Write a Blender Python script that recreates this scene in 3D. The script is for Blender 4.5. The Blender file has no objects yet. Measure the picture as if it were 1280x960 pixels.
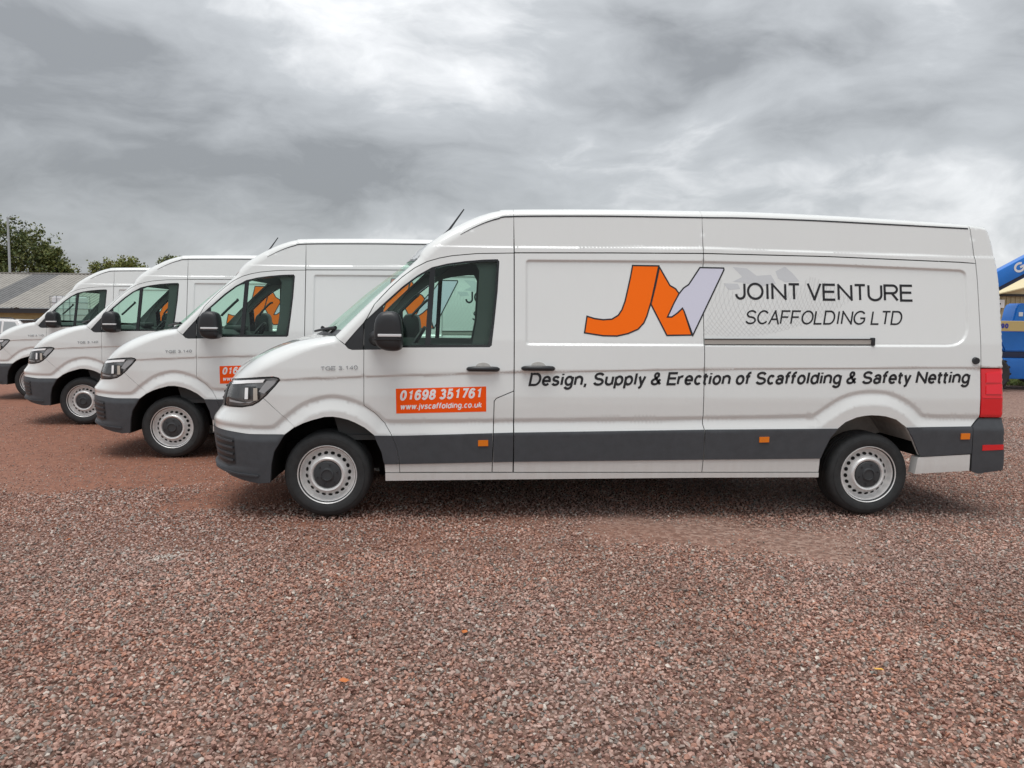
import bpy, bmesh, math, random
import numpy as np
from mathutils import Vector, Matrix, geometry
R = math.radians
sc = bpy.context.scene
COL = sc.collection

# ------------------------------------------------------------------ camera, sky, sun, exposure
cam = bpy.data.cameras.new('camera'); cam.sensor_width = 36; cam.lens = 965.235/1280*36
cam.clip_end = 2000; cam.clip_start = 0.05
cam_o = bpy.data.objects.new('camera', cam); COL.objects.link(cam_o)
cam_o.matrix_world = Matrix.Translation((0, 0, 1.608)) @ Matrix.Rotation(R(90-4.769), 4, 'X') @ Matrix.Rotation(R(0.641), 4, 'Z')
sc.camera = cam_o
SUN_EL, SUN_AZ = 78, 200          # azimuth clockwise from +y: almost overhead behind the cloud
world = bpy.data.worlds.new('World'); sc.world = world; world.use_nodes = True
def build_world():
    nt = world.node_tree; N = nt.nodes; L = nt.links; N.clear()
    out = N.new('ShaderNodeOutputWorld'); bg = N.new('ShaderNodeBackground'); L.new(bg.outputs[0], out.inputs[0])
    tc = N.new('ShaderNodeTexCoord'); sp = N.new('ShaderNodeSeparateXYZ'); L.new(tc.outputs['Generated'], sp.inputs[0])
    def m(op, a, b=None, c=None):
        n = N.new('ShaderNodeMath'); n.operation = op
        for i, v in enumerate((a, b, c)):
            if v is None: continue
            if isinstance(v, (int, float)): n.inputs[i].default_value = v
            else: L.new(v, n.inputs[i])
        return n.outputs[0]
    zc = m('MAXIMUM', sp.outputs[2], 0.0)
    # billows laid out over the dome by direction, flattened a little like a stratus deck
    mp = N.new('ShaderNodeMapping'); L.new(tc.outputs['Generated'], mp.inputs[0]); mp.inputs['Location'].default_value = CLOUD_OFF; mp.inputs['Scale'].default_value = CLOUD_SCALE
    wn = N.new('ShaderNodeTexNoise'); wn.inputs['Scale'].default_value = 1.6; wn.inputs['Detail'].default_value = 3; L.new(mp.outputs[0], wn.inputs['Vector'])
    ws = N.new('ShaderNodeVectorMath'); ws.operation = 'MULTIPLY_ADD'; L.new(wn.outputs['Color'], ws.inputs[0]); ws.inputs[1].default_value = (.5, .5, .5); L.new(mp.outputs[0], ws.inputs[2])
    n0 = N.new('ShaderNodeTexNoise'); n0.inputs['Scale'].default_value = .9; n0.inputs['Detail'].default_value = 1.5; L.new(ws.outputs[0], n0.inputs['Vector'])
    n2 = N.new('ShaderNodeTexNoise'); n2.inputs['Scale'].default_value = 2.1; n2.inputs['Detail'].default_value = 7; n2.inputs['Roughness'].default_value = .56; L.new(ws.outputs[0], n2.inputs['Vector'])
    fac = m('ADD', m('MULTIPLY', n0.outputs['Fac'], .45), m('MULTIPLY', n2.outputs['Fac'], .55))
    r = N.new('ShaderNodeValToRGB'); L.new(fac, r.inputs[0])
    e = r.color_ramp.elements; e[0].position = 0.37; e[0].color = (.215, .223, .23, 1); e[1].position = 0.64; e[1].color = (.69, .698, .705, 1)
    a = e.new(0.45); a.color = (.315, .327, .337, 1)
    a = e.new(0.53); a.color = (.395, .41, .422, 1)
    # overcast luminance: brighter towards the zenith everywhere on the dome
    g = m('MULTIPLY_ADD', zc, .60, 0.95)
    mul = N.new('ShaderNodeVectorMath'); mul.operation = 'SCALE'; L.new(r.outputs[0], mul.inputs[0]); L.new(g, mul.inputs['Scale'])
    sky = N.new('ShaderNodeTexSky'); sky.sky_type = 'NISHITA'; sky.sun_disc = False
    sky.sun_elevation = R(SUN_EL); sky.sun_rotation = R(SUN_AZ); sky.dust_density = 3
    sk = N.new('ShaderNodeVectorMath'); sk.operation = 'SCALE'; L.new(sky.outputs[0], sk.inputs[0]); sk.inputs['Scale'].default_value = 0.08
    mx = N.new('ShaderNodeMix'); mx.data_type = 'RGBA'; mx.inputs[0].default_value = 0.88
    L.new(sk.outputs[0], mx.inputs[6]); L.new(mul.outputs[0], mx.inputs[7])
    L.new(mx.outputs[2], bg.inputs[0]); bg.inputs[1].default_value = 1.0
CLOUD_OFF, CLOUD_SCALE = (20.05, 3.9, 1.1), (2.0, 2.0, 4.4)
build_world()
sun = bpy.data.lights.new('sun', 'SUN'); sun.energy = 1.5; sun.angle = R(40); sun.color = (1, .98, .95)
sun_o = bpy.data.objects.new('sun', sun); COL.objects.link(sun_o)
az, el = R(SUN_AZ), R(SUN_EL)
sdir = Vector((math.sin(az)*math.cos(el), math.cos(az)*math.cos(el), math.sin(el)))
sun_o.rotation_euler = sdir.to_track_quat('Z', 'Y').to_euler(); sun_o.location = sdir*50
sc.view_settings.view_transform = 'Standard'; sc.view_settings.look = 'None'
sc.view_settings.exposure = 0.55; sc.view_settings.gamma = 1
sc.render.film_transparent = False
sc.cycles.max_bounces = 10; sc.cycles.transparent_max_bounces = 24; sc.cycles.use_denoising = True

# ------------------------------------------------------------------ materials
MAT = {}
def mat(name, col, rough=.5, metal=0, coat=0, spec=.5, emit=None, vary=0, scale=6, bump=0, bscale=40):
    m = bpy.data.materials.new(name); m.use_nodes = True; nt = m.node_tree; b = nt.nodes['Principled BSDF']
    b.inputs['Base Color'].default_value = (*col, 1); b.inputs['Roughness'].default_value = rough; b.inputs['Metallic'].default_value = metal
    b.inputs['Coat Weight'].default_value = coat; b.inputs['Coat Roughness'].default_value = .06; b.inputs['Specular IOR Level'].default_value = spec
    if vary or bump:
        tc = nt.nodes.new('ShaderNodeTexCoord')
    if vary:
        n = nt.nodes.new('ShaderNodeTexNoise'); n.inputs['Scale'].default_value = scale; n.inputs['Detail'].default_value = 6; n.inputs['Roughness'].default_value = .65
        nt.links.new(tc.outputs['Object'], n.inputs['Vector'])
        r = nt.nodes.new('ShaderNodeValToRGB'); nt.links.new(n.outputs['Fac'], r.inputs[0])
        r.color_ramp.elements[0].position = .3; r.color_ramp.elements[1].position = .7
        r.color_ramp.elements[0].color = (*[c*(1-vary) for c in col], 1); r.color_ramp.elements[1].color = (*[min(1, c*(1+vary)) for c in col], 1)
        nt.links.new(r.outputs[0], b.inputs['Base Color'])
    if bump:
        n2 = nt.nodes.new('ShaderNodeTexNoise'); n2.inputs['Scale'].default_value = bscale; n2.inputs['Detail'].default_value = 4
        nt.links.new(tc.outputs['Object'], n2.inputs['Vector'])
        bp = nt.nodes.new('ShaderNodeBump'); bp.inputs['Strength'].default_value = bump; bp.inputs['Distance'].default_value = .004
        nt.links.new(n2.outputs['Fac'], bp.inputs['Height']); nt.links.new(bp.outputs[0], b.inputs['Normal'])
    MAT[name] = m; return m
def glass_mat(name, tint, gloss=1.0, ior=1.45, amount=1.0):
    m = bpy.data.materials.new(name); m.use_nodes = True; nt = m.node_tree; nt.nodes.clear()
    o = nt.nodes.new('ShaderNodeOutputMaterial'); mx = nt.nodes.new('ShaderNodeMixShader'); t = nt.nodes.new('ShaderNodeBsdfTransparent'); g = nt.nodes.new('ShaderNodeBsdfGlossy')
    f = nt.nodes.new('ShaderNodeFresnel'); f.inputs[0].default_value = ior
    t.inputs[0].default_value = (*tint, 1); g.inputs['Roughness'].default_value = .02; g.inputs[0].default_value = (gloss, gloss, gloss, 1)
    k = nt.nodes.new('ShaderNodeMath'); k.operation = 'MULTIPLY'; k.inputs[1].default_value = amount; nt.links.new(f.outputs[0], k.inputs[0]); nt.links.new(k.outputs[0], mx.inputs[0]); nt.links.new(t.outputs[0], mx.inputs[1]); nt.links.new(g.outputs[0], mx.inputs[2]); nt.links.new(mx.outputs[0], o.inputs[0])
    MAT[name] = m
def van_paint():
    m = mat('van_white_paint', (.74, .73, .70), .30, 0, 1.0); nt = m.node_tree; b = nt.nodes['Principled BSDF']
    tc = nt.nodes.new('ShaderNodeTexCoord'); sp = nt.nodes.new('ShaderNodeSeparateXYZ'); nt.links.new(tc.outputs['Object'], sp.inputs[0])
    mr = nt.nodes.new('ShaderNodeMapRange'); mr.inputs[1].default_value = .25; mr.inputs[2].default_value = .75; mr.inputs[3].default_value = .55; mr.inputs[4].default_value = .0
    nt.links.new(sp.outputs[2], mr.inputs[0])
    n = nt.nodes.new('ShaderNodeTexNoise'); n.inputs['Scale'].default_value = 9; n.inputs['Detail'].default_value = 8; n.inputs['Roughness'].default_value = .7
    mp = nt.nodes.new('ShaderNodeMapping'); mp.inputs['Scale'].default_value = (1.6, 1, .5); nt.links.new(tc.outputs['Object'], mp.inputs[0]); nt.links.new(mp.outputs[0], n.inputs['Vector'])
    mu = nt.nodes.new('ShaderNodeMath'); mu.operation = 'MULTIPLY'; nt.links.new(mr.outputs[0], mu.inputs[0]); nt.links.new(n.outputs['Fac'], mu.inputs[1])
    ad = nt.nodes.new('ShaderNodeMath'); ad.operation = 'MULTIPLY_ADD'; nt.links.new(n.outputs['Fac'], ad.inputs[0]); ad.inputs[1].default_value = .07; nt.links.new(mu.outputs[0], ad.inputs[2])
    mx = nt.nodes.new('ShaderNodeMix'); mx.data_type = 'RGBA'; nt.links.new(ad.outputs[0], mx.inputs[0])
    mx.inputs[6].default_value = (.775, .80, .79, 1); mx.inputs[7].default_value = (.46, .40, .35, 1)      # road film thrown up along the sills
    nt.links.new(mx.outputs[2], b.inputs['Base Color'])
van_paint()
mat('grey_plastic', (.058, .064, .072), .55, vary=.12, scale=14, bump=.15, bscale=300)
mat('black_plastic', (.022, .024, .027), .42)
mat('gloss_black', (.012, .013, .014), .12)
mat('rubber', (.028, .03, .031), .72, vary=.25, scale=18)
mat('tyre_tread', (.022, .022, .022), .85)
mat('steel_silver', (.80, .80, .79), .30, .25, vary=.08, scale=30)
mat('hub_plastic', (.045, .049, .053), .5)
mat('hole_shade', (.006, .006, .006), .9)
mat('chrome', (.8, .8, .8), .12, 1)
mat('lamp_dark', (.34, .345, .35), .22, .6)
mat('lamp_grey', (.38, .39, .40), .3, .2); mat('lamp_backing', (.10, .105, .11), .3); mat('lamp_warm', (.50, .46, .40), .3)
mat('lamp_white', (.93, .94, .95), .15, coat=.5)
mat('orange_lens', (.85, .22, .01), .2, coat=.5)
mat('red_lens', (.74, .010, .018), .12, coat=.6)
mat('red_lens_bright', (.90, .012, .03), .12, coat=.6)
mat('white_lens', (.75, .76, .77), .2)
mat('badge', (.42, .42, .42), .25, .9)
mat('vinyl_orange', (1.0, .165, .002), .6, spec=.2)
mat('vinyl_red_orange', (1.0, .10, .002), .6, spec=.2)
mat('vinyl_lilac', (.66, .67, .79), .4)
mat('vinyl_black', (.008, .008, .010), .4)
mat('vinyl_white', (.86, .84, .84), .4)
mat('vinyl_net', (.58, .59, .585), .5)
mat('vinyl_ghost', (.60, .625, .645), .45)
mat('cabin_trim', (.05, .055, .056), .7)
mat('cabin_light_trim', (.16, .17, .165), .8)
mat('seat_fabric', (.035, .037, .04), .9, vary=.2, scale=60)
mat('under_black', (.01, .01, .01), .9)
mat('wheel_well_grey', (.52, .51, .48), .7, vary=.15, scale=12)
mat('rail_metal', (.52, .50, .46), .4, .3)
glass_mat('side_glass', (.77, .95, .865), 1, 1.35); glass_mat('windscreen_glass', (.80, .97, .885), 1, 1.3, .3); glass_mat('lamp_lens', (.97, .97, .97))

# ------------------------------------------------------------------ object helpers
def link(name, me, parent=None, material=None):
    o = bpy.data.objects.new(name, me); COL.objects.link(o)
    if parent is not None: o.parent = parent
    if material and me is not None and not me.materials: me.materials.append(MAT[material])
    return o
def empty(name, loc=(0, 0, 0), rz=0):
    o = bpy.data.objects.new(name, None); COL.objects.link(o); o.location = loc; o.rotation_euler = (0, 0, rz); o.empty_display_size = .2; return o
def tag(o, label=None, cat=None, group=None, kind=None):
    for k, v in (('label', label), ('category', cat), ('group', group), ('kind', kind)):
        if v: o[k] = v
    return o
def mesh_of(name, v, f, smooth=False):
    me = bpy.data.meshes.new(name); me.from_pydata([tuple(map(float, p)) for p in v], [], [tuple(int(i) for i in q) for q in f]); me.update()
    if smooth: me.polygons.foreach_set('use_smooth', [True]*len(me.polygons))
    return me
def bm_mesh(name, bm, smooth_angle=None):
    bmesh.ops.recalc_face_normals(bm, faces=bm.faces)
    me = bpy.data.meshes.new(name)
    if smooth_angle is not None:
        for f in bm.faces: f.smooth = True
        for e in bm.edges:
            if len(e.link_faces) == 2 and e.calc_face_angle(0) > R(smooth_angle): e.smooth = False
    bm.to_mesh(me); bm.free(); return me
def box(bm, c, s, rot=None, bevel=0):
    g = bmesh.ops.create_cube(bm, size=1.0)
    vs = g['verts']
    M = Matrix.Translation(c) @ (rot.to_4x4() if rot is not None else Matrix.Identity(4)) @ Matrix.Diagonal((*s, 1))
    bmesh.ops.transform(bm, matrix=M, verts=vs)
    if bevel:
        es = list({e for v in vs for e in v.link_edges})
        bmesh.ops.bevel(bm, geom=es, offset=bevel, segments=2, affect='EDGES', profile=.6)
    return bm
def boxes(name, lst, parent, material, bevel=0, smooth=None):
    bm = bmesh.new()
    for c, s in lst: box(bm, c, s, None, bevel)
    return link(name, bm_mesh(name, bm, smooth), parent, material)
def tube(bm, pts, r, n=8, cap=True):
    pts = [Vector(p) for p in pts]; rs = r if isinstance(r, (list, tuple)) else [r]*len(pts); rings = []; up = None
    for i, p in enumerate(pts):
        t = (pts[min(i+1, len(pts)-1)]-pts[max(i-1, 0)]).normalized()
        if up is None: up = t.orthogonal().normalized()
        up = (up-t*up.dot(t)).normalized(); w = t.cross(up)
        rings.append([bm.verts.new(p+(up*math.cos(2*math.pi*k/n)+w*math.sin(2*math.pi*k/n))*rs[i]) for k in range(n)])
    for a, b in zip(rings, rings[1:]):
        for k in range(n): bm.faces.new((a[k], a[(k+1) % n], b[(k+1) % n], b[k]))
    if cap: bm.faces.new(rings[0][::-1]); bm.faces.new(rings[-1])
def tube_obj(name, pts, r, parent, material, n=8):
    bm = bmesh.new(); tube(bm, pts, r, n); return link(name, bm_mesh(name, bm, 40), parent, material)
def lathe(name, prof, n=64):
    """prof: (radius, y) pairs turned about the y axis"""
    v, f = [], []
    for i in range(n):
        a = 2*math.pi*i/n
        for r, y in prof: v.append((r*math.cos(a), y, r*math.sin(a)))
    k = len(prof)
    for i in range(n):
        for j in range(k-1):
            a, b = i*k+j, ((i+1) % n)*k+j; f.append((a, a+1, b+1, b))
    bm = bmesh.new(); vs = [bm.verts.new(p) for p in v]
    for q in f: bm.faces.new([vs[i] for i in q])
    bmesh.ops.remove_doubles(bm, verts=bm.verts, dist=1e-6)
    return bm_mesh(name, bm, 38)
def copy_tree(o, parent=None):
    c = o.copy(); COL.objects.link(c); c.parent = parent
    for ch in list(o.children): copy_tree(ch, c)
    return c

# ------------------------------------------------------------------ ground and gravel
def ground_material():
    m = bpy.data.materials.new('gravel_ground'); m.use_nodes = True; nt = m.node_tree; N = nt.nodes; L = nt.links; b = N['Principled BSDF']
    tc = N.new('ShaderNodeTexCoord')
    vo = N.new('ShaderNodeTexVoronoi'); vo.inputs['Scale'].default_value = 38; L.new(tc.outputs['Object'], vo.inputs['Vector'])
    r = N.new('ShaderNodeValToRGB'); r.color_ramp.interpolation = 'LINEAR'
    sp = N.new('ShaderNodeSeparateColor'); L.new(vo.outputs['Color'], sp.inputs[0]); L.new(sp.outputs[0], r.inputs[0])
    el = r.color_ramp.elements; el[0].color = (.14, .078, .058, 1); el[1].color = (.34, .235, .19, 1); k = el.new(.5); k.color = (.235, .135, .10, 1)
    big = N.new('ShaderNodeTexNoise'); big.inputs['Scale'].default_value = .33; big.inputs['Detail'].default_value = 5; big.inputs['Roughness'].default_value = .6; L.new(tc.outputs['Object'], big.inputs['Vector'])
    # compacted red blaes where vehicles turn: a strip along the vans' noses
    geo = N.new('ShaderNodeNewGeometry'); sx = N.new('ShaderNodeSeparateXYZ'); L.new(geo.outputs['Position'], sx.inputs[0])
    def mm(op, a, b_, c=None):
        n = N.new('ShaderNodeMath'); n.operation = op
        for i, v in enumerate((a, b_, c)):
            if v is None: continue
            if isinstance(v, (int, float)): n.inputs[i].default_value = v
            else: L.new(v, n.inputs[i])
        return n.outputs[0]
    d1 = mm('ADD', mm('MULTIPLY', sx.outputs[0], .72), mm('MULTIPLY', sx.outputs[1], .69))      # distance across the strip
    d1 = mm('ABSOLUTE', mm('SUBTRACT', d1, 2.7), 0)
    st = N.new('ShaderNodeMapRange'); st.interpolation_type = 'SMOOTHSTEP'; L.new(mm('MULTIPLY_ADD', big.outputs['Fac'], 1.6, d1), st.inputs[0]); st.inputs[1].default_value = 1.5; st.inputs[2].default_value = 3.4; st.inputs[3].default_value = 1; st.inputs[4].default_value = 0
    yr = N.new('ShaderNodeMapRange'); yr.interpolation_type = 'SMOOTHSTEP'; L.new(sx.outputs[1], yr.inputs[0]); yr.inputs[1].default_value = 4.4; yr.inputs[2].default_value = 6.4
    dirt = N.new('ShaderNodeTexNoise'); dirt.inputs['Scale'].default_value = 9; dirt.inputs['Detail'].default_value = 9; dirt.inputs['Roughness'].default_value = .7; L.new(tc.outputs['Object'], dirt.inputs['Vector'])
    dr = N.new('ShaderNodeValToRGB'); L.new(dirt.outputs['Fac'], dr.inputs[0]); dr.color_ramp.elements[0].position = .3; dr.color_ramp.elements[1].position = .72
    dr.color_ramp.elements[0].color = (.155, .060, .036, 1); dr.color_ramp.elements[1].color = (.31, .132, .078, 1)
    mx = N.new('ShaderNodeMix'); mx.data_type = 'RGBA'; L.new(mm('MULTIPLY', st.outputs[0], yr.outputs[0]), mx.inputs[0]); L.new(r.outputs[0], mx.inputs[6]); L.new(dr.outputs[0], mx.inputs[7])
    L.new(mx.outputs[2], b.inputs['Base Color']); b.inputs['Roughness'].default_value = .75
    bp = N.new('ShaderNodeBump'); bp.inputs['Strength'].default_value = .9; bp.inputs['Distance'].default_value = .012; bp.invert = True
    L.new(vo.outputs['Distance'], bp.inputs['Height']); L.new(bp.outputs[0], b.inputs['Normal'])
    MAT['gravel_ground'] = m
ground_material()
gz = -0.008           # firm ground; under the loose stone it lies 26 mm deeper
def loose(P):
    """share of loose stone cover at points (x, y), and the wobble of its edge"""
    q = np.random.default_rng(77); wob = np.zeros(len(P))
    for k in range(26):
        f = .5*1.16**k; a = q.uniform(0, 6.28); wob += (f**-.65)*np.sin(f*(P[:, 0]*math.cos(a)+P[:, 1]*math.sin(a))*2.2+q.uniform(0, 6.28))
    wob *= .30
    d = np.abs(.72*P[:, 0]+.69*P[:, 1]-2.7)+.8*wob; prob = np.clip((d-.4)/2.6, .36, 1)
    return np.maximum(prob, np.clip((8.2-P[:, 1]+1.1*wob)/2.3, 0, 1)), wob
def ground_h(P):
    pr, _ = loose(P); pk = np.clip((pr-.40)/.6, 0, 1)*np.clip((13.4-P[:, 1])/1.5, 0, 1)*(np.abs(P[:, 0]) < 16); return gz-.026*pk, pk
gx_ = np.r_[-300, -120, -50, -24, np.arange(-17, 17, .25), 24, 50, 120, 300]; gy_ = np.r_[-60, -20, -5, 0, np.arange(1, 15, .25), 18, 25, 40, 80, 200, 500]
GX, GY = np.meshgrid(gx_, gy_); GP = np.c_[GX.ravel(), GY.ravel()]; GZ = ground_h(GP)[0]; nx_ = len(gx_)
gm = mesh_of('ground', np.c_[GP, GZ], [(r*nx_+c, r*nx_+c+1, (r+1)*nx_+c+1, (r+1)*nx_+c) for r in range(len(gy_)-1) for c in range(nx_-1)], True)
tag(link('ground', gm, None, 'gravel_ground'), kind='structure')

def stone_material():
    m = bpy.data.materials.new('crushed_stone'); m.use_nodes = True; nt = m.node_tree; N = nt.nodes; L = nt.links; b = N['Principled BSDF']
    oi = N.new('ShaderNodeObjectInfo'); r = N.new('ShaderNodeValToRGB'); r.color_ramp.interpolation = 'CONSTANT'; L.new(oi.outputs['Random'], r.inputs[0])
    stops = [(0, (.36, .195, .145)), (.14, (.27, .135, .10)), (.26, (.41, .245, .19)), (.39, (.30, .185, .145)), (.50, (.21, .105, .08)), (.58, (.44, .29, .235)),
             (.68, (.29, .215, .18)), (.76, (.37, .175, .115)), (.84, (.19, .155, .135)), (.89, (.37, .31, .265)), (.95, (.22, .215, .19)), (.98, (.52, .45, .39)), (.997, (.50, .17, .06))]
    e = r.color_ramp.elements
    e[0].position = 0; e[0].color = (*stops[0][1], 1); e[1].position = stops[1][0]; e[1].color = (*stops[1][1], 1)
    for p, c in stops[2:]:
        k = e.new(p); k.color = (*c, 1)
    tc = N.new('ShaderNodeTexCoord'); n = N.new('ShaderNodeTexNoise'); n.inputs['Scale'].default_value = 2.2; n.inputs['Detail'].default_value = 5; L.new(tc.outputs['Object'], n.inputs['Vector'])
    mr = N.new('ShaderNodeMapRange'); L.new(n.outputs['Fac'], mr.inputs[0]); mr.inputs[1].default_value = .3; mr.inputs[2].default_value = .7; mr.inputs[3].default_value = .72; mr.inputs[4].default_value = 1.25
    sc_ = N.new('ShaderNodeVectorMath'); sc_.operation = 'SCALE'; L.new(r.outputs[0], sc_.inputs[0]); L.new(mr.outputs[0], sc_.inputs['Scale'])
    geo = N.new('ShaderNodeNewGeometry')
    big = N.new('ShaderNodeTexNoise'); big.inputs['Scale'].default_value = .45; big.inputs['Detail'].default_value = 3; L.new(geo.outputs['Position'], big.inputs['Vector'])
    br = N.new('ShaderNodeMapRange'); L.new(big.outputs['Fac'], br.inputs[0]); br.inputs[1].default_value = .42; br.inputs[2].default_value = .66; br.inputs[3].default_value = 0; br.inputs[4].default_value = .45
    hs = N.new('ShaderNodeHueSaturation'); hs.inputs['Saturation'].default_value = .55; L.new(sc_.outputs[0], hs.inputs['Color'])
    mg = N.new('ShaderNodeMix'); mg.data_type = 'RGBA'; L.new(br.outputs[0], mg.inputs[0]); L.new(sc_.outputs[0], mg.inputs[6]); L.new(hs.outputs[0], mg.inputs[7])
    mp = N.new('ShaderNodeMapping'); mp.vector_type = 'TEXTURE'; mp.inputs['Location'].default_value = (-2.31, 5.14, 0); mp.inputs['Rotation'].default_value = (0, 0, R(52)); mp.inputs['Scale'].default_value = (.19, .055, 1); L.new(geo.outputs['Position'], mp.inputs[0])
    sxy = N.new('ShaderNodeVectorMath'); sxy.operation = 'MULTIPLY'; L.new(mp.outputs[0], sxy.inputs[0]); sxy.inputs[1].default_value = (1, 1, 0)
    ln = N.new('ShaderNodeVectorMath'); ln.operation = 'LENGTH'; L.new(sxy.outputs[0], ln.inputs[0])
    dm = N.new('ShaderNodeMapRange'); L.new(ln.outputs['Value'], dm.inputs[0]); dm.inputs[1].default_value = .5; dm.inputs[2].default_value = 1.25; dm.inputs[3].default_value = .85; dm.inputs[4].default_value = 0
    wet = N.new('ShaderNodeTexNoise'); wet.inputs['Scale'].default_value = .8; wet.inputs['Detail'].default_value = 6; wet.inputs['Roughness'].default_value = .62; L.new(geo.outputs['Position'], wet.inputs['Vector'])
    wr = N.new('ShaderNodeMapRange'); L.new(wet.outputs['Fac'], wr.inputs[0]); wr.inputs[1].default_value = .35; wr.inputs[2].default_value = .65; wr.inputs[3].default_value = .88; wr.inputs[4].default_value = 1.22
    ws = N.new('ShaderNodeVectorMath'); ws.operation = 'SCALE'; L.new(mg.outputs[2], ws.inputs[0]); L.new(wr.outputs[0], ws.inputs['Scale'])
    md = N.new('ShaderNodeMix'); md.data_type = 'RGBA'; L.new(dm.outputs[0], md.inputs[0]); L.new(ws.outputs[0], md.inputs[6]); md.inputs[7].default_value = (.55, .52, .47, 1)
    L.new(md.outputs[2], b.inputs['Base Color']); b.inputs['Roughness'].default_value = .62
    MAT['crushed_stone'] = m
stone_material()
def gravel():
    rng = np.random.default_rng(5)
    col = bpy.data.collections.new('stone_shapes')
    for i in range(14):
        bm = bmesh.new()
        for k in range(13):
            p = rng.normal(size=3); p /= np.linalg.norm(p); p *= rng.uniform(.78, 1.0); p *= (1, rng.uniform(.6, .85), rng.uniform(.42, .62)); bm.verts.new(p)
        h = bmesh.ops.convex_hull(bm, input=bm.verts)
        bmesh.ops.delete(bm, geom=[v for v in bm.verts if not v.link_faces], context='VERTS')
        me = bm_mesh('stone', bm); me.materials.append(MAT['crushed_stone'])
        col.objects.link(bpy.data.objects.new('stone', me))
    P, S = [], []
    def patch(y0, y1, sp, s0, s1):
        ys = np.arange(y0, y1, sp)
        for y in ys:
            hw = .70*y+.55
            xs = np.arange(-hw, hw, sp)
            q = np.c_[xs, np.full(len(xs), y)]+rng.uniform(-.5, .5, (len(xs), 2))*sp
            P.append(q); S.append(s0+(s1-s0)*rng.random(len(xs))**2.0)
    patch(1.9, 5.2, .0182, .0085, .0205)
    patch(5.2, 8.2, .0235, .010, .020)
    patch(8.2, 13.5, .031, .010, .020)
    P = np.concatenate(P); S = np.concatenate(S)
    # thin out over the compacted strip
    prob, wob = loose(P)
    keep = rng.random(len(P)) < prob; S = S*(.42+.58*np.clip(prob*1.2, 0, 1)**1.5); P, S = P[keep], S[keep]
    hg, pk = ground_h(P); z = (hg+S*.40)*(1-pk)+(-.0135)*pk+pk*rng.uniform(-.007, .006, len(P))+(.006*np.sin(P[:, 0]*1.1+P[:, 1]*1.9+1)*np.sin(P[:, 1]*.9-P[:, 0]*.7)+.0035*wob[keep])*np.clip((P[:, 1] < 6.0)+0., 0, 1)
    me = bpy.data.meshes.new('gravel'); me.from_pydata(np.c_[P, z].tolist(), [], [])
    a = me.attributes.new('size', 'FLOAT', 'POINT'); a.data.foreach_set('value', S.astype(np.float32))
    a = me.attributes.new('turn', 'FLOAT_VECTOR', 'POINT'); rot = np.c_[rng.normal(0, .45, len(P)), rng.normal(0, .45, len(P)), rng.uniform(0, 6.28, len(P))]
    a.data.foreach_set('vector', rot.astype(np.float32).ravel())
    a = me.attributes.new('shape', 'INT', 'POINT'); a.data.foreach_set('value', rng.integers(0, 14, len(P)).astype(np.int32))
    o = link('gravel', me); tag(o, 'loose red brown crushed stone covering the yard', 'gravel', kind='stuff')
    ng = bpy.data.node_groups.new('scatter_stones', 'GeometryNodeTree')
    ng.interface.new_socket('Geometry', in_out='INPUT', socket_type='NodeSocketGeometry'); ng.interface.new_socket('Geometry', in_out='OUTPUT', socket_type='NodeSocketGeometry')
    N, L = ng.nodes, ng.links
    gi, go = N.new('NodeGroupInput'), N.new('NodeGroupOutput')
    ci = N.new('GeometryNodeCollectionInfo'); ci.inputs['Collection'].default_value = col; ci.inputs['Separate Children'].default_value = True; ci.inputs['Reset Children'].default_value = True
    ip = N.new('GeometryNodeInstanceOnPoints'); ip.inputs['Pick Instance'].default_value = True
    def at(n, t):
        k = N.new('GeometryNodeInputNamedAttribute'); k.data_type = t; k.inputs['Name'].default_value = n; return k.outputs['Attribute']
    L.new(gi.outputs[0], ip.inputs['Points']); L.new(ci.outputs[0], ip.inputs['Instance']); L.new(at('shape', 'INT'), ip.inputs['Instance Index'])
    L.new(at('turn', 'FLOAT_VECTOR'), ip.inputs['Rotation']); L.new(at('size', 'FLOAT'), ip.inputs['Scale']); L.new(ip.outputs[0], go.inputs[0])
    md = o.modifiers.new('scatter', 'NODES'); md.node_group = ng
    print('stones', len(P))
gravel()

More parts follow.
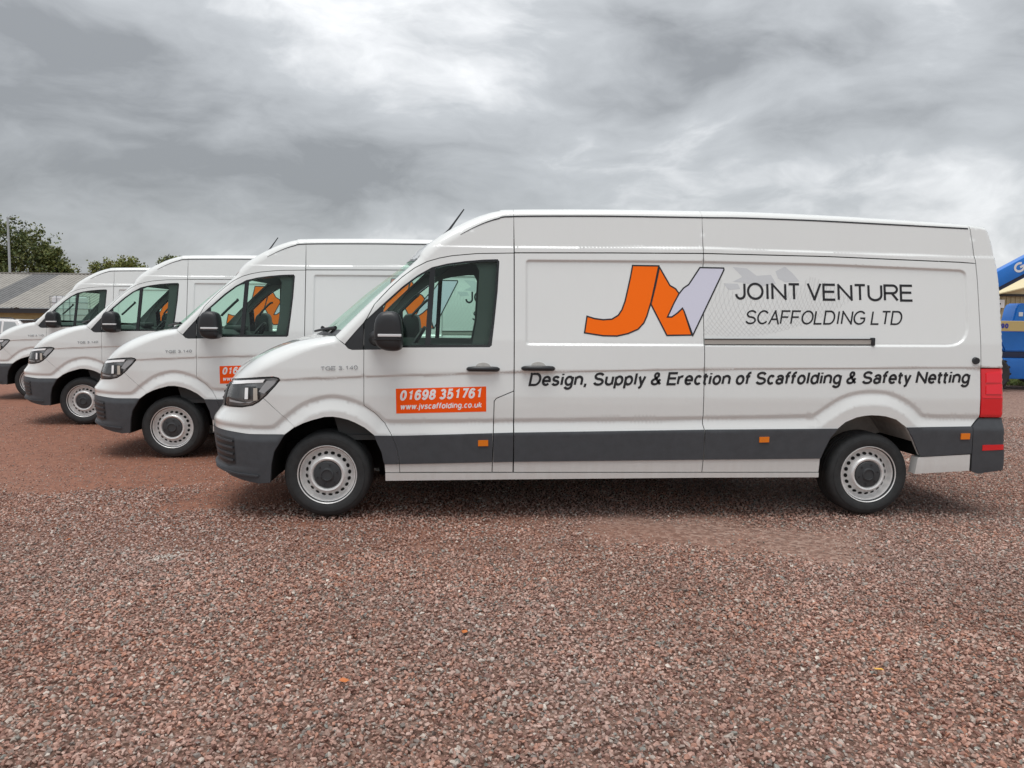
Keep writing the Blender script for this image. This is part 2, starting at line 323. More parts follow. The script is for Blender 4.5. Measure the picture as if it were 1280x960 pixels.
# ------------------------------------------------------------------ stroke lettering
def arc(cx, cy, rx, ry, a0, a1, n=14):
    return [(cx+rx*math.cos(R(a0+(a1-a0)*i/n)), cy+ry*math.sin(R(a0+(a1-a0)*i/n))) for i in range(n+1)]
XH = .725
def glyphs():
    G = {}
    def g(ch, adv, *st, w=None): G[ch] = (adv, st)
    circ = arc(.5, .5, .5, .5, 90, 450, 28)
    g('O', 1.09, circ); g('I', .39, [(.5, 0), (.5, 1)]); g('N', 1.0, [(0, 0), (0, 1)], [(-.06, 1.06), (1.06, -.06)], [(1, 0), (1, 1)]); g('T', .85, [(0, 1), (1, 1)], [(.5, 1), (.5, 0)])
    g('J', .72, [(1, 1), (1, .30)]+arc(.5, .30, .5, .30, 0, -180)[1:]); g('V', .93, [(-.04, 1.08), (.53, -.06)], [(1.04, 1.08), (.47, -.06)])
    g('E', .92, [(1, 1), (0, 1), (0, 0), (1, 0)], [(0, .53), (.92, .53)]); g('U', 1.0, [(0, 1), (0, .36)]+arc(.5, .36, .5, .36, 180, 360)[1:]+[(1, 1)])
    g('R', 1.0, [(0, 0), (0, 1), (.6, 1)]+arc(.62, .74, .35, .26, 90, -90)[1:]+[(0, .48)], [(.55, .48), (1, 0)])
    S = arc(.5, .755, .46, .245, 20, 255, 14)+arc(.5, .25, .5, .25, 80, -165, 14)
    g('S', .93, S); g('C', 1.0, arc(.53, .5, .53, .5, 38, 322, 24)); g('A', .93, [(-.04, -.08), (.53, 1.06)], [(1.04, -.08), (.47, 1.06)], [(.18, .34), (.82, .34)])
    g('F', .85, [(1, 1), (0, 1), (0, 0)], [(0, .52), (.86, .52)]); g('L', .78, [(0, 1), (0, 0), (1, 0)])
    g('D', 1.0, [(0, 0), (0, 1), (.5, 1)]+arc(.5, .5, .5, .5, 90, -90, 18)[1:]+[(0, 0)]); g('G', 1.09, arc(.53, .5, .53, .5, 40, 330, 24)+[(.99, .46), (.58, .46)])
    g('0', .78, arc(.5, .5, .5, .5, 90, 450, 28)); g('1', .78, [(.22, .74), (.62, 1), (.62, 0)])
    g('3', .78, arc(.46, .765, .42, .235, 160, -90, 12)+[(.3, .53)], [(.3, .53)]+arc(.46, .265, .5, .265, 90, -160, 14)); g('4', .78, [(.75, 0), (.75, 1), (0, .3), (1, .3)])
    g('5', .78, [(.92, 1), (.2, 1), (.08, .5)]+arc(.48, .32, .5, .32, 130, -155, 16)); g('7', .78, [(0, 1), (1, 1), (.36, 0)])
    g('6', .78, arc(.5, .31, .48, .31, 90, 450, 22), arc(.55, .5, .55, .5, 40, 195, 14)); g('9', .78, arc(.5, .69, .48, .31, 90, 450, 22), arc(.45, .5, .55, .5, -140, 15, 14))
    g('8', .78, arc(.5, .76, .42, .24, 90, 450, 20), arc(.5, .26, .5, .26, 90, 450, 22))
    x = XH; h = x/2
    bowl = arc(.5, h, .5, h, 90, 450, 22)
    g('o', .78, bowl); g('c', .70, arc(.53, h, .53, h, 42, 318, 18)); g('e', .78, [(.02, h*.98), (.98, h*.98)]+arc(.5, h, .5, h, 2, 318, 20)[1:])
    g('d', .78, bowl, [(1, 1), (1, 0)]); g('p', .78, bowl, [(0, x), (0, -.29)]); g('g', .78, bowl, [(1, x), (1, -.08)]+arc(.5, -.08, .5, .21, 0, -160, 10)[1:])
    g('a', .76, arc(.5, x*.68, .44, x*.32, 165, 0, 10)+[(.94, 0)], arc(.46, x*.29, .46, x*.29, 90, 450, 18)); g('i', .31, [(.5, 0), (.5, x)], [(.5, .88), (.5, 1)])
    g('j', .31, [(.5, x), (.5, -.15), (.05, -.27)], [(.5, .88), (.5, 1)]); g('l', .31, [(.5, 0), (.5, 1)]); g('n', .77, [(0, 0), (0, x)], [(0, x*.55)]+arc(.5, x*.62, .5, x*.38, 180, 0, 12)+[(1, 0)])
    g('r', .48, [(0, 0), (0, x)], [(0, x*.5)]+arc(.7, x*.55, .7, x*.43, 180, 80, 8)); g('s', .70, arc(.5, x*.755, .45, x*.245, 20, 255, 12)+arc(.5, x*.25, .5, x*.25, 80, -165, 12))
    g('t', .48, [(.40, .96), (.40, .16)]+arc(.76, .16, .36, .16, 180, 275, 6)[1:], [(.02, x-.03), (.90, x-.03)]); g('f', .50, [(.36, 0), (.36, .80)]+arc(.80, .80, .44, .21, 180, 78, 7)[1:], [(.0, x-.05), (.80, x-.05)])
    g('u', .77, [(0, x), (0, x*.38)]+arc(.5, x*.38, .5, x*.38, 180, 360, 12)[1:], [(1, x), (1, 0)]); g('v', .70, [(-.05, x*1.1), (.54, -.06)], [(1.05, x*1.1), (.46, -.06)]); g('y', .70, [(0, x), (.52, .02)], [(1, x), (.42, -.2), (.1, -.27)])
    g('w', 1.0, [(-.02, x*1.08), (.27, -.05)], [(.23, -.05), (.52, x*1.08)], [(.48, x*1.08), (.77, -.05)], [(.73, -.05), (1.02, x*1.08)]); g('k', .70, [(0, 0), (0, 1)], [(.92, x), (.05, .28)], [(.32, .43), (1, 0)])
    g('.', .39, [(.5, 0), (.5, .13)]); g(',', .39, [(.55, .1), (.35, -.18)]); g(' ', .35)
    g('&', .95, [(1, 0), (.30, .66)]+arc(.46, .81, .22, .19, 200, -20, 10)+[(.52, .60), (.15, .40)]+arc(.36, .23, .36, .23, 130, 330, 12)+[(.92, .46)])
    return G
GL = glyphs()
def ribbon(pts, t):
    """quads along a polyline with mitred joints"""
    P = [np.array(p, float) for p in pts]; Q = [P[0]]
    for p in P[1:]:
        if np.linalg.norm(p-Q[-1]) > 1e-5: Q.append(p)
    P = Q; n = len(P)
    if n < 2: return [], []
    closed = np.linalg.norm(P[0]-P[-1]) < 1e-4 and n > 3
    v = []
    for i in range(n):
        if closed and i in (0, n-1): a, b = P[0]-P[-2], P[1]-P[0]
        else: a = P[i]-P[i-1] if i else P[1]-P[0]; b = P[i+1]-P[i] if i < n-1 else P[-1]-P[-2]
        a, b = a/np.linalg.norm(a), b/np.linalg.norm(b); na, nb = np.array([-a[1], a[0]]), np.array([-b[1], b[0]])
        m = na+nb; l = np.linalg.norm(m)
        m = nb if l < .3 else m/l
        k = t/2/max(.45, float(m@nb)); v += [P[i]+m*k, P[i]-m*k]
    return v, [(2*i, 2*i+1, 2*i+3, 2*i+2) for i in range(n-1)]
def text_strokes(s, A, B, cap, t, shear=0, track=0, narrow=1.0):
    """strokes of a line of text from the baseline point A to B (x, z); cap height and stroke width in metres"""
    x = 0; items = []
    for ch in s:
        adv, st = GL[ch]; adv = (adv+track)*narrow; sb = .036*min(1, adv/.6)
        items.append((ch, x+sb, adv-2*sb, st)); x += adv
    tot = x-.036*2; A = np.array(A, float); B = np.array(B, float); W = np.linalg.norm(B-A); k = W/tot; d = (B-A)/W; nrm = np.array([-d[1], d[0]])
    out = []
    for ch, x0, w, st in items:
        for q in st:
            pts = []
            for (gx, gy) in q:
                ix = t/k/2*(0 if ch in 'ftr' else 1)
                X = (x0-.036+ix+gx*max(w-2*ix, 0.0))*k; hh = t/2+gy*(cap-t) if gy >= -.1 else t/2+gy*cap
                pts.append((X, hh))
            out.append((pts, A, d, nrm, shear, -9 if ch in 'gjpy,' else 0, cap if ch not in 'vw' else t+XH*(cap-t)))
    return out
def strokes_mesh(name, strokes, t, yfun, step=.00005):
    V, F, O = [], [], []
    for i, s in enumerate(strokes):
        if isinstance(s, tuple):        # lettering: square off the terminals, then slant
            p, A, d, nrm, sh, lo, cap = s; v, f = ribbon(p, t); v = [A+d*(q[0]+sh*q[1])+nrm*q[1] for q in ((k[0], min(max(k[1], lo), cap)) for k in v)]
        else: v, f = ribbon(s, t)
        o = len(V); V += [(q[0], q[1]) for q in v]; O += [(i % 6)*step]*len(v); F += [tuple(o+k for k in q) for q in f]
    V = np.array(V); y = yfun(V[:, 0], V[:, 1])-np.array(O)
    return mesh_of(name, np.c_[V[:, 0], y, V[:, 1]], F)

# ------------------------------------------------------------------ the van's body surface:  y = S(x, z) on the near side, x to the rear
HW = 1.02
X0N = -.42
def lerp(a, xs, ys): return np.interp(a, xs, ys)
XF_Z = [.28, .352, .39, .43, .56, .64, .744, .775, .83, .86, .95, 1.056, 1.12, 1.3]
XF_X = [-1.02, -1.08, -1.08, -1.045, -1.07, -1.075, -1.085, -1.075, -1.025, -1.0, -.985, -.94, -.89, -.80]
def xf(z): return lerp(z, XF_Z, XF_X)
UE = .93
def xe(z): return X0N-UE*(X0N-xf(z))
# edge curve of the side: (x, z, rounding depth a, rounding width r)
EDGE = [(xe(1.06), 1.06, .10, .05), (-.84, 1.125, .16, .09), (-.72, 1.21, .22, .13), (-.50, 1.325, .24, .14), (-.30, 1.405, .22, .13), (-.10, 1.445, .16, .09), (.062, 1.462, .09, .07),
        (.379, 1.78, .09, .075), (.69, 2.07, .09, .08), (.735, 2.14, .09, .09), (.811, 2.225, .09, .10), (.957, 2.325, .09, .105), (1.059, 2.381, .09, .10), (1.161, 2.430, .085, .09), (1.263, 2.468, .08, .08), (1.365, 2.495, .075, .07), (1.487, 2.509, .07, .064),
        (2.242, 2.525, .07, .062), (3.065, 2.527, .07, .062), (3.422, 2.528, .07, .06), (3.984, 2.516, .07, .055), (4.553, 2.496, .07, .05), (5.128, 2.470, .07, .045), (5.38, 2.454, .07, .04), (5.49, 2.436, .07, .04),
        (5.534, 2.365, .07, .045), (5.581, 2.086, .07, .05), (5.598, 1.846, .07, .05), (5.600, 1.531, .07, .05), (5.602, 1.255, .07, .05), (5.615, .83, .07, .05), (5.642, .498, .07, .05), (5.644, .36, .07, .05)]
EDGE = np.array(EDGE)
def dense(pts, step):
    pts = np.array(pts, float); out = []
    for a, b in zip(pts, pts[1:]):
        n = max(1, int(np.ceil(np.linalg.norm((b-a)[:2])/step)))
        for i in range(n): out.append(a+(b-a)*i/n)
    out.append(pts[-1]); return np.array(out)
def catmull(pts, step):
    p = np.array(pts, float); out = []
    for i in range(len(p)-1):
        p0, p1, p2, p3 = p[max(i-1, 0)], p[i], p[i+1], p[min(i+2, len(p)-1)]
        n = max(1, int(np.ceil(np.linalg.norm((p2-p1)[:2])/step)))
        for k in range(n):
            t = k/n; out.append(.5*((2*p1)+(-p0+p2)*t+(2*p0-5*p1+4*p2-p3)*t*t+(-p0+3*p1-3*p2+p3)*t**3))
    out.append(p[-1]); return np.array(out)
ROOFC = catmull(EDGE[6:25], .03)
EDGE = np.concatenate([catmull(EDGE[:7], .03)[:-1], ROOFC[:-1], catmull(EDGE[24:], .06)])
VAL = catmull([(-1.2, .725), (-.9, .722), (-.60, .714), (-.43, .716), (-.38, .735), (-.298, .806), (-.16, .905), (-.003, .957), (.116, .957), (.273, .908), (.391, .835), (.445, .785), (.50, .767), (.8, .768), (1.5, .777), (3.05, .802), (3.90, .822),
               (3.985, .835), (4.105, .915), (4.204, .974), (4.321, 1.012), (4.463, 1.026), (4.61, 1.01), (4.739, .956), (4.83, .89), (4.885, .838), (4.96, .826), (5.2, .823), (5.7, .82)], .03)
CRE = np.array([(-.6, 1.105), (-.35, 1.119), (.273, 1.149), (1.48, 1.192), (3.025, 1.229), (5.204, 1.257), (5.7, 1.26)])
def roundpoly(pts, rad):
    out = []; n = len(pts)
    for i in range(n):
        p, a, b = Vector(pts[i]), Vector(pts[i-1]), Vector(pts[(i+1) % n]); r = rad[i]
        u, w = (a-p).normalized(), (b-p).normalized(); p1, p2 = p+u*r, p+w*r
        for k in range(7):
            t = k/6; out.append(tuple((1-t)**2*p1+2*t*(1-t)*p+t*t*p2))
    return np.array(out)
REC0 = roundpoly([(1.585, 2.096), (3.05, 2.108), (4.05, 2.102), (5.295, 2.068), (5.292, 1.42), (4.45, 1.415), (1.585, 1.400)], [.035, .2, .2, .07, .20, .2, .035])
REC = dense(np.r_[REC0, REC0[:1]], .02)[:-1]
def seg_dist(px, pz, poly, closed=False, rad=.35):
    """distance (up to rad) to a polyline, the side (positive = left of its direction) and the interpolated vertex data"""
    poly = np.asarray(poly, float); a = poly if closed else poly[:-1]; b = np.roll(poly, -1, 0) if closed else poly[1:]
    order = np.argsort(px, kind='stable'); X, Z = px[order], pz[order]; k = poly.shape[1]-2
    best = np.full(px.shape, rad*rad); side = np.full(px.shape, -1.0); extra = np.zeros(px.shape+(k,))
    lo = np.searchsorted(X, np.minimum(a[:, 0], b[:, 0])-rad); hi = np.searchsorted(X, np.maximum(a[:, 0], b[:, 0])+rad)
    for p, q, i0, i1 in zip(a, b, lo, hi):
        d = q[:2]-p[:2]; l2 = d@d
        if l2 < 1e-12 or i0 >= i1: continue
        xx, zz = X[i0:i1]-p[0], Z[i0:i1]-p[1]
        t = np.clip((xx*d[0]+zz*d[1])/l2, 0, 1); ex, ez = xx-t*d[0], zz-t*d[1]
        D = ex*ex+ez*ez; m = np.nonzero(D < best[i0:i1])[0]
        if not len(m): continue
        best[i0+m] = D[m]; side[i0+m] = d[0]*ez[m]-d[1]*ex[m]
        if k: extra[i0+m] = p[2:]+(q[2:]-p[2:])*t[m, None]
    B, Sd, E = np.empty_like(best), np.empty_like(side), np.empty_like(extra); B[order] = best; Sd[order] = side; E[order] = extra
    return np.sqrt(B), Sd, E
def inside(px, pz, poly):
    px, pz = np.asarray(px, float), np.asarray(pz, float); c = np.zeros(px.shape, bool); p = np.asarray(poly, float)[:, :2]; q = np.roll(p, -1, 0)
    for (x1, z1), (x2, z2) in zip(p, q):
        m = (z1 > pz) != (z2 > pz)
        if z1 == z2: continue
        c ^= m & (px < (x2-x1)*(pz-z1)/(z2-z1)+x1)
    return c
def sst(t): t = np.clip(t, 0, 1); return t*t*(3-2*t)
FULL = np.array([(-1.3, .1), (5.9, .1), (5.9, 2.0), (-1.3, 2.0)])
def S(x, z):
    x = np.atleast_1d(np.asarray(x, float)); z = np.atleast_1d(np.asarray(z, float))
    y = lerp(z, [.2, .45, .7, 1.0, 1.2, 1.45, 2.15, 2.5], [.03, .01, 0, 0, .01, .035, .15, .2])
    u = np.clip((X0N-x)/(X0N-xf(z)), 0, .985)
    y = y+HW*(1-(1-u**2.2)**(1/2.6))
    d, sd, ar = seg_dist(x, z, EDGE, rad=.16)
    d = np.where(sd > 0, 0.0, d)                    # outside the outline counts as on it
    w = np.clip(1-d/np.maximum(ar[..., 1], 1e-3), 0, 1)
    y = y+ar[..., 0]*(1-np.sqrt(np.maximum(0, 1-w*w)))
    e, sv, _ = seg_dist(x, z, VAL, rad=.12); e = np.where(e > .119, np.where(z > lerp(x, VAL[:, 0], VAL[:, 1]), .12, -.12), np.where(sv > 0, e, -e))
    y = y+np.where(e >= 0, .0135*(1-sst(e/.045)), .0135-.0255*np.clip(-e/.085, 0, 1))
    c = z-lerp(x, CRE[:, 0], CRE[:, 1])
    y = y+np.where(c > 0, 0, .0085*sst(-c/.014)*np.clip(1+c/.28, 0, 1))*sst((x+.45)/.2)
    rd, _, _ = seg_dist(x, z, REC, True, .03); rin = inside(x, z, REC)
    y = y+np.where(rin, .014*sst(rd/.022), 0)
    k = np.clip((x-.7)/.6, 0, 1)
    y = y+k*(.009*sst((z-lerp(x, [1.5, 3.05, 5.24], [2.186, 2.206, 2.168]))/.014)-.0)*(z < 2.6)+k*.003*sst((z-2.318)/.01)
    return y
def S1(x, z): return float(S(x, z)[0])

def offset_curve(poly, d):
    p = np.asarray(poly, float)[:, :2]; t = np.gradient(p, axis=0); t /= np.linalg.norm(t, axis=1)[:, None]+1e-12
    return p+np.c_[-t[:, 1], t[:, 0]]*d
FEAT = []
for w in (1, .985, .94, .85, .7, .5, .25, 0):
    t = np.gradient(EDGE[:, :2], axis=0); t /= np.linalg.norm(t, axis=1)[:, None]; n = np.c_[t[:, 1], -t[:, 0]]
    FEAT.append(EDGE[:, :2]+n*(EDGE[:, 3:4]*(1-w)))
for d in (.06, .045, .03, .015, 0, -.02, -.045, -.07, -.085, -.10): FEAT.append(offset_curve(VAL, d))
for d in (.012, 0, -.005, -.010, -.015, -.03): FEAT.append(dense(CRE+np.array([0, d]), .03))
cl = np.r_[REC, REC[:1]]
for d in (-.008, 0, .006, .012, .018, .024): FEAT.append(offset_curve(cl, -d if np.cross(REC[1]-REC[0], REC[2]-REC[1]) < 0 else d))
xs_ = np.arange(.7, 5.6, .03)
for d in (-.010, 0, .007, .014, .024): FEAT.append(np.c_[xs_, lerp(xs_, [1.5, 3.05, 5.24], [2.186, 2.206, 2.168])+d])

def inset(poly, d):
    p = np.asarray(poly, float)[:, :2]; a, b = np.roll(p, 1, 0), np.roll(p, -1, 0)
    e1, e2 = p-a, b-p; e1 /= np.linalg.norm(e1, axis=1)[:, None]+1e-12; e2 /= np.linalg.norm(e2, axis=1)[:, None]+1e-12
    area = np.sum(p[:, 0]*b[:, 1]-b[:, 0]*p[:, 1]); s = 1 if area > 0 else -1
    n1, n2 = np.c_[-e1[:, 1], e1[:, 0]]*s, np.c_[-e2[:, 1], e2[:, 0]]*s; m = n1+n2; m /= np.linalg.norm(m, axis=1)[:, None]+1e-9
    k = d/np.maximum(.5, np.sum(m*n2, axis=1))
    on, _, _ = seg_dist(p[:, 0], p[:, 1], EDGE, rad=.01)
    k = np.where((on < .004), 0, k)
    return p+m*k[:, None]
def panel(name, poly, holes=(), gap=.0035, off=0.0, grid=.03, flange=.03, feats=True, step=.03, yfun=None, normals=True):
    """a pressed sheet over the body surface, cut to an outline in side view, its edges turned inwards"""
    yf = yfun or S
    P = inset(poly, gap); P = dense(np.r_[P, P[:1]], step)[:-1]
    H = [dense(np.r_[np.asarray(h, float), np.asarray(h, float)[:1]], step)[:-1] for h in holes]
    pts = list(map(tuple, P)); edges = [(i, (i+1) % len(P)) for i in range(len(P))]
    for h in H:
        o = len(pts); pts += list(map(tuple, h)); edges += [(o+i, o+(i+1) % len(h)) for i in range(len(h))]
    lo, hi = P.min(0), P.max(0)
    gx, gz_ = np.meshgrid(np.arange(lo[0], hi[0], grid), np.arange(lo[1], hi[1], grid)); G = np.c_[gx.ravel(), gz_.ravel()]
    if feats:
        for f in FEAT: G = np.r_[G, f]
    G = G[(G[:, 0] > lo[0]) & (G[:, 0] < hi[0]) & (G[:, 1] > lo[1]) & (G[:, 1] < hi[1])]
    ok = inside(G[:, 0], G[:, 1], P)
    for h in H: ok &= ~inside(G[:, 0], G[:, 1], h)
    G = G[ok]
    for q in [P]+H:
        if len(G): d, _, _ = seg_dist(G[:, 0], G[:, 1], q, True, .008); G = G[d > .005]
    if len(G):      # thin points that crowd each other
        key = np.round(G/.0032).astype(int); _, ix = np.unique(key, axis=0, return_index=True); G = G[np.sort(ix)]
    pts += list(map(tuple, G))
    r = geometry.delaunay_2d_cdt([Vector(p) for p in pts], edges, [], 0, 1e-6)
    V = np.array([tuple(p) for p in r[0]]); T = np.array([t for t in r[2] if len(t) == 3])
    c = V[T].mean(1); m = inside(c[:, 0], c[:, 1], P)
    for h in H: m &= ~inside(c[:, 0], c[:, 1], h)
    T = T[m]
    used = np.unique(T); mp = -np.ones(len(V), int); mp[used] = np.arange(len(used)); V = V[used]; T = mp[T]
    y = yf(V[:, 0], V[:, 1])+off
    h_ = .003
    nx = (yf(V[:, 0]+h_, V[:, 1])-yf(V[:, 0]-h_, V[:, 1]))/(2*h_); nz = (yf(V[:, 0], V[:, 1]+h_)-yf(V[:, 0], V[:, 1]-h_))/(2*h_)
    n = np.c_[nx, -np.ones(len(V)), nz]; n /= np.linalg.norm(n, axis=1)[:, None]
    verts = np.c_[V[:, 0], y, V[:, 1]]
    ar = (V[T[:, 1], 0]-V[T[:, 0], 0])*(V[T[:, 2], 1]-V[T[:, 0], 1])-(V[T[:, 2], 0]-V[T[:, 0], 0])*(V[T[:, 1], 1]-V[T[:, 0], 1])
    T = np.where((ar < 0)[:, None], T[:, ::-1], T)          # counter-clockwise seen from the near side (-y)
    faces = [tuple(t) for t in T]; nv = len(verts); vn = [tuple(q) for q in n]
    allv = verts.tolist()
    if flange:
        cnt = {}
        for t in T:
            for a, b in ((t[0], t[1]), (t[1], t[2]), (t[2], t[0])): cnt[(a, b)] = 1
        rim = [(a, b) for (a, b) in cnt if (b, a) not in cnt]
        for a, b in rim:
            d = verts[b]-verts[a]; fn = np.cross(d, (0, 1, 0)); fn /= np.linalg.norm(fn)+1e-9
            o = len(allv); A, B = verts[a], verts[b]
            allv += [A.tolist(), B.tolist(), (B+[0, flange, 0]).tolist(), (A+[0, flange, 0]).tolist()]; vn += [tuple(-fn)]*4
            faces.append((o+1, o, o+3, o+2))
    me = mesh_of(name, allv, faces, True)
    if normals:
        me.normals_split_custom_set_from_vertices(vn)
    return me
def loft(name, edge, centre, n=24, p=2.0, t0=-1.0, t1=1.0, off=(0, 0, 0)):
    """edge: near-side 3-D curve, centre: (x, z) curve on the centre line, same number of rows; mirrored across the centre"""
    E = np.asarray(edge, float); C = np.asarray(centre, float); ts = np.linspace(t0, t1, n+1); V, F = [], []
    for e, c in zip(E, C):
        for t in ts:
            k = abs(t)**p; V.append((c[0]+(e[0]-c[0])*k+off[0], HW+(HW-e[1])*t+off[1], c[1]+(e[2]-c[1])*k+off[2]))
    m = n+1
    for i in range(len(E)-1):
        for j in range(n): F.append((i*m+j, i*m+j+1, (i+1)*m+j+1, (i+1)*m+j))
    me = mesh_of(name, V, F, True); return me
def resample(c, n):
    c = np.asarray(c, float); s = np.r_[0, np.cumsum(np.linalg.norm(np.diff(c, axis=0), axis=1))]; q = np.linspace(0, s[-1], n)
    return np.c_[tuple(np.interp(q, s, c[:, k]) for k in range(c.shape[1]))]
def esub(xa, xb):
    """piece of the hood, pillar and roof edge between two x"""
    m = [tuple(p[:2]) for p in EDGE if xa-1e-6 <= p[0] <= xb+1e-6 and p[1] > 1.0 and p[1] > .6]
    return m
IX_ROOF_END = int(np.argmax(EDGE[:, 0] > 5.489))
ETOP = EDGE[:IX_ROOF_END+1, :2]; EREAR = EDGE[IX_ROOF_END:, :2]
def top_z(x): return float(np.interp(x, ETOP[:, 0], ETOP[:, 1]))
def rear_x(z): return float(np.interp(z, EREAR[::-1, 1], EREAR[::-1, 0]))
def etop(xa, xb): return [(xa, top_z(xa))]+[tuple(p) for p in ETOP if xa+.002 < p[0] < xb-.002]+[(xb, top_z(xb))]
def erear(za, zb):       # from high za down to low zb
    return [(rear_x(za), za)]+[tuple(p) for p in EREAR if zb+.002 < p[1] < za-.002]+[(rear_x(zb), zb)]
def front(za, zb, n=8):  # front end of the side sheet from za to zb
    return [(float(xe(z)), float(z)) for z in np.linspace(za, zb, n)]

# outlines in side view (metres, x from the front axle, z from the ground)
DF = [(.585, .375), (.580, .491), (.560, .589), (.518, .686), (.466, .771), (.413, .831), (.391, .853), (.302, .912), (.301, 1.357)]
DU = [(.297, 1.402), (.298, 1.52), (.324, 1.608), (.38, 1.718), (.498, 1.848), (.595, 1.939), (.693, 2.012), (.794, 2.065), (.893, 2.095), (.993, 2.115), (1.193, 2.136), (1.494, 2.145)]
TRIM = [(.302, 1.356), (.429, 1.359), (.602, 1.376), (1.299, 1.385), (1.316, 1.399), (1.337, 1.579), (1.362, 1.83), (1.376, 2.074), (1.361, 2.093), (1.245, 2.088), (1.094, 2.073), (.954, 2.051), (.834, 2.02), (.713, 1.951), (.596, 1.86), (.468, 1.74), (.335, 1.612), (.302, 1.575)]
TRI = [(.296, 1.355), (.209, 1.355), (.178, 1.366), (.152, 1.395), (.229, 1.49), (.296, 1.567)]
FLAP = [(1.327, .376), (1.333, .646), (1.339, .954), (1.357, .977), (1.497, 1.037), (1.496, .375)]
ARCHF = [(-.319, .681), (-.238, .739), (-.17, .773), (-.101, .797), (-.004, .823), (.06, .825), (.115, .817), (.18, .801), (.233, .779), (.31, .738), (.384, .678), (.406, .619), (.441, .54), (.455, .468), (.466, .439), (.47, .375)]
ARCHR = [(4.036, .375), (4.04, .49), (4.065, .561), (4.117, .672), (4.181, .746), (4.236, .793), (4.329, .833), (4.40, .847), (4.448, .851), (4.51, .850), (4.574, .843), (4.663, .818), (4.75, .756), (4.809, .664), (4.85, .579), (4.881, .519), (4.906, .507)]
SLR = [(3.051, .375), (3.057, .483), (3.059, .72), (3.045, .775), (3.046, .848), (3.05, 1.362), (3.048, 1.427), (3.051, 2.014), (3.053, 2.166)]
RSEAM = [(5.33, 2.459), (5.343, 2.405), (5.373, 2.12), (5.38, 1.982), (5.384, 1.621), (5.385, 1.250)]
HEADT = [(-.80, 1.098), (-.68, 1.116), (-.514, 1.134), (-.40, 1.140), (-.362, 1.130), (-.35, 1.112)]
HEADB = [(-.392, 1.060), (-.455, .990), (-.515, .937), (-.570, .906), (-.663, .887), (-.83, .878)]
def zl(pts): return lambda x: float(np.interp(x, [p[0] for p in pts], [p[1] for p in pts]))
mzt = zl([(.384, .678), (.588, .677), (1.498, .705), (3.057, .733), (4.19, .745), (4.75, .756), (5.224, .766), (5.4, .768)])
mzb = zl([(.466, .440), (.587, .442), (1.5, .462), (3.068, .48), (4.04, .49), (4.9, .507), (5.33, .535)])

# ------------------------------------------------------------------ wheel
def wheel_parts(parent, x, y, name='wheel'):
    """wheel centre (x, y, .345); outer face towards -y"""
    w = empty(name, (x, y, .345)); w.parent = parent
    ty = [(.222, .0), (.232, -.012), (.245, -.022), (.275, -.030), (.300, -.028), (.302, -.024), (.322, -.018), (.336, -.006), (.3445, .012)]
    tr = []
    for a in (.03, .075, .12, .165): tr += [(.349, a), (.349, a+.030), (.340, a+.032), (.340, a+.043)]
    tyre = link('tyre', lathe('tyre', ty+tr+[(.349, .205), (.343, .222), (.30, .25), (.245, .245), (.222, .22)], 72), w, 'rubber')
    rim = [(.229, -.019), (.236, -.024), (.239, -.018), (.233, -.004), (.224, .002), (.214, .003), (.211, .010), (.206, .034), (.200, .048), (.194, .052), (.189, .049), (.172, .034), (.156, .018), (.151, .002), (.143, -.014), (.131, -.021), (.119, -.017), (.111, -.003), (.105, .010), (.0, .012)]
    r = link('rim', lathe('rim', rim, 72), w, 'steel_silver')
    hole = bmesh.new(); n = 14
    vs = [hole.verts.new((.0155*math.cos(2*math.pi*k/n), 0, .0175*math.sin(2*math.pi*k/n))) for k in range(n)]; hole.faces.new(vs)
    hm = bm_mesh('vent_hole_disc', hole); hm.materials.append(MAT['hole_shade'])  # flat disc on the rim; the shade inside the hole is its colour
    for k in range(20):
        a = 2*math.pi*(k+.3)/20; h = link('vent_hole_disc', hm, w)
        h.matrix_local = Matrix.Rotation(-a, 4, 'Y') @ Matrix.Translation((.1725, .0315, 0)) @ Matrix.Rotation(R(43), 4, 'Z')
    hub = [(.109, .004), (.108, -.012), (.103, -.017), (.075, -.020), (.056, -.022), (.052, -.030), (.044, -.033), (.042, -.026), (.034, -.025), (.0, -.027)]
    hb = link('hub_cap', lathe('hub_cap', hub, 48), w, 'hub_plastic')
    nut = bmesh.new(); bmesh.ops.create_cone(nut, cap_ends=True, segments=6, radius1=.007, radius2=.006, depth=.012); bmesh.ops.rotate(nut, verts=nut.verts, cent=(0, 0, 0), matrix=Matrix.Rotation(R(90), 3, 'X'))
    nm = bm_mesh('wheel_bolt', nut); nm.materials.append(MAT['black_plastic'])
    for k in range(6):
        a = 2*math.pi*(k+.25)/6; b = link('wheel_bolt', nm, w); b.location = (.082*math.cos(a), -.021, .082*math.sin(a))
    return w

